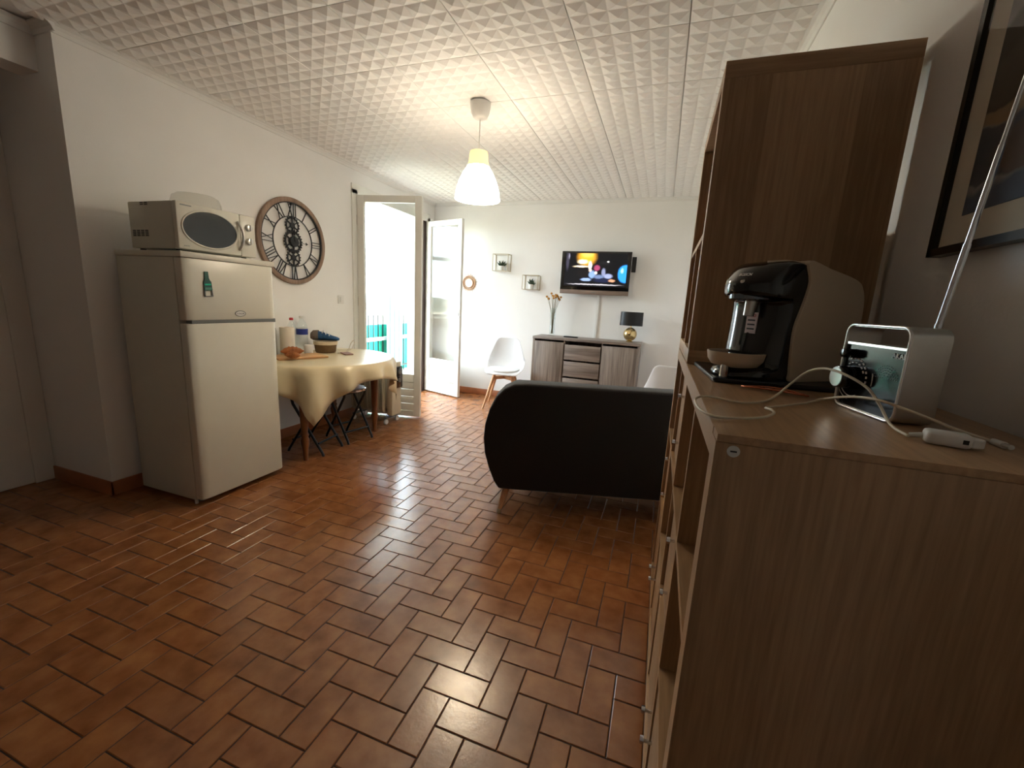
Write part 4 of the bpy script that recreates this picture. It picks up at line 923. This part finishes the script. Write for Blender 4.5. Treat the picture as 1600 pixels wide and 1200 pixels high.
for R, a0, a1 in ((.030, 3.9, 5.2), (.036, 3.6, 4.6), (.044, -.15, .3)):
    m = MB(); m.tube([(.030+R*math.cos(a0+(a1-a0)*k/8), .0026, .05+R*math.sin(a0+(a1-a0)*k/8)) for k in range(9)], .0007, 5); m.obj('dial_arc', M['white_pl'], fp)
o = link('maker_badge', text_mesh('AKAI', .0105), M['white_pl'], fp); o.matrix_local = Matrix(((1,0,0,.115),(0,0,-1,.0022),(0,1,0,.094),(0,0,0,1)))
m = MB()
for R in (.007, .011, .015, .019, .023):
    for k in range(int(R*700)): a = PI*(k+.5)/int(R*700); m.cyl((.098+R*math.cos(a), .0031, .058+R*math.sin(a)*.9), (.098+R*math.cos(a), .0022, .058+R*math.sin(a)*.9), .0007, n=6)
m.obj('speaker_holes', M['grey_pl'], fp)
an = MB().cyl((.098, .056, .112), (.098, .056, .142), .0048, n=12).obj('antenna_base', M['chrome'], rd, smooth=.7)
m = MB(); A = Vector((.098, .056, .140)); B = Vector((.150, .050, .50))
for k, (a, b, r) in enumerate(((0,.30,.0042),(.28,.62,.0035),(.60,1,.0028))): m.cyl(A.lerp(B, a), A.lerp(B, b), r, n=12)
m.obj('antenna_rod', M['chrome'], an, smooth=.7)

# ------------------------------------------------------------------ power adapter, cable, copper ornament
pa = thing('power_adapter', 'white usb power adapter lying on the end of the shelving', 'adapter', (.338, .632, ST), math.radians(-14))
m = MB(); m.prism(rrect(.042, .024, .007), lambda u, v, d: (u, v, d), 0, .016); m.obj('adapter_body', M['white_pl'], pa, smooth=.8, bevel=.004)
m = MB(); m.prism([(.019,-.010),(.027,-.008),(.032,-.003),(.032,.003),(.027,.008),(.019,.010)], lambda u, v, d: (u, v, d), .002, .013); m.obj('adapter_nose', M['white_pl'], pa, bevel=.002)
bx('usb_port', (.011, .016, -.0125, -.0115, .006, .011), M['black_mt'], pa)
MB().cyl((-.021, .002, .007), (-.033, .003, .005), .0036, .0024, 10).obj('plug_sleeve', M['white_pl'], pa)
def ray_at(px, py, y=None, z=None):
    d = fw+rt*((px-800)/FPX)-up*((py-600)/FPX)
    t = y/d.y if y is not None else (z-CAMH)/d.z
    return Vector((0,0,CAMH))+d*t
cz = ST+.0026
P = [ray_at(1419, 681, z=cz+.003), ray_at(1392, 664, y=.672), ray_at(1374, 632, y=.70), ray_at(1355, 606, y=.72), ray_at(1322, 586, y=.75), ray_at(1290, 576, y=.79), ray_at(1262, 581, y=.82), ray_at(1235, 600, y=.83),
     ray_at(1207, 622, z=cz), ray_at(1182, 629, z=cz), ray_at(1150, 628, z=cz), ray_at(1118, 621, z=cz), ray_at(1098, 619, z=cz+.001), ray_at(1086, 624, z=cz+.001), ray_at(1091, 637, z=cz+.001), ray_at(1106, 647, z=cz), ray_at(1125, 652, z=cz), ray_at(1160, 653.5, z=cz), ray_at(1192, 652, z=cz), ray_at(1209, 646, z=cz+.003), ray_at(1205, 640, z=cz+.006), ray_at(1197, 637, z=cz+.002),
     ray_at(1225, 634, z=cz), ray_at(1258, 630, z=cz), ray_at(1290, 623, y=.82), ray_at(1330, 620, y=.75), ray_at(1372, 625, y=.70), ray_at(1408, 637, y=.685), ray_at(1455, 655, y=.69), ray_at(1500, 673, y=.675), ray_at(1552, 690, z=cz)]
def spline(p, n=6):
    out = []
    for i in range(len(p)-1):
        a = p[max(i-1, 0)]; b = p[i]; c = p[i+1]; d = p[min(i+2, len(p)-1)]
        for k in range(n):
            t = k/n; out.append(.5*((2*b)+(c-a)*t+(2*a-5*b+4*c-d)*t*t+(3*b-a-3*c+d)*t**3))
    return out+[p[-1]]
uc = thing('usb_cable', 'long cream usb cable looping in front of the radio', 'cable', P[-1])
m = MB(); m.tube([q-P[-1] for q in spline(P)], .0019, 8); m.obj('cord', M['cable'], uc, smooth=2)
e2 = ray_at(1570, 696, z=cz+.001)-P[-1]; m = MB(); m.cyl((0,0,0), e2, .0042, n=10); m.obj('plug', M['white_pl'], uc, smooth=.7); m = MB(); m.cyl(e2, e2*1.55, .0032, n=8); m.obj('plug_tip', M['alu'], uc)
co = thing('copper_leaf', 'copper wire leaf ornament lying in front of the black tray', 'ornament', (.19, .905, ST), math.radians(-22))
m = MB(); L_ = [(-.03+.11*k/12, .016*math.sin(PI*k/12), .003+.004*math.sin(PI*k/12)) for k in range(13)]
m.tube(L_, .0016, 6); m.tube([(x, -y, z) for x, y, z in L_], .0016, 6); m.obj('outline_wire', M['copper'], co, smooth=2)
m = MB(); m.tube([(-.03, 0, .003), (.03, 0, .006), (.08, 0, .003)], .0013, 6)
for k in range(1, 6): x = -.02+.016*k; m.tube([(x, 0, .005), (x+.012, .012*math.sin(PI*(k+1)/7), .005)], .0011, 5); m.tube([(x, 0, .005), (x+.012, -.012*math.sin(PI*(k+1)/7), .005)], .0011, 5)
m.obj('vein_wires', M['copper'], co, smooth=2)

# ------------------------------------------------------------------ framed picture on the right wall
pc = thing('framed_picture', 'black framed coastal landscape photograph on the right wall', 'picture', (XR-.001, 1.064, 1.398))
PWd, PHt = .52, .72   # runs towards -y, up
m = MB()
for a, b in (((0,0),(0,PHt)), ((-PWd,0),(-PWd,PHt))): m.box(-.022, 0, a[0]-(.0 if a[0] < 0 else .014), a[0]+(.014 if a[0] < 0 else 0), 0, PHt)
m.box(-.022, 0, -PWd, 0, 0, .014); m.box(-.022, 0, -PWd, 0, PHt-.014, PHt); m.obj('frame', M['frame_black'], pc)
bx('mount', (-.012, -.006, -PWd+.012, -.012, .012, PHt-.012), M['mount'], pc)
ph = blobs('coast_photograph', (.55,.53,.52), [
 (-.26,.70,.6,.14,.5,(.66,.63,.61)), (-.40,.43,.30,.13,.10,(.42,.41,.43)), (-.22,.40,.22,.07,.2,(.50,.47,.46)), (-.30,.285,.34,.10,.10,(.22,.19,.16)), (-.12,.27,.12,.045,.3,(.30,.27,.23)), (-.25,.212,.30,.016,.3,(.55,.46,.34)), (-.20,.25,.05,.012,.4,(.60,.54,.46)), (-.32,.26,.04,.012,.4,(.58,.52,.45)),
 (-.10,.155,.34,.045,.12,(.22,.25,.30)), (-.34,.150,.24,.062,.10,(.36,.29,.25)), (-.36,.175,.09,.03,.4,(.62,.54,.47)), (-.28,.135,.05,.02,.4,(.55,.47,.41)), (-.24,.06,.40,.05,.2,(.27,.32,.40))], 'YZ', rough=.6, noise=.045, nscale=16)
bx('photograph', (-.0135, -.012, -PWd+.065, -.065, .064, PHt-.064), ph, pc)
bx('glass', (-.018, -.0165, -PWd+.013, -.013, .013, PHt-.013), glass('picture_glass', (.98,.98,.98), 1.5, .6), pc)
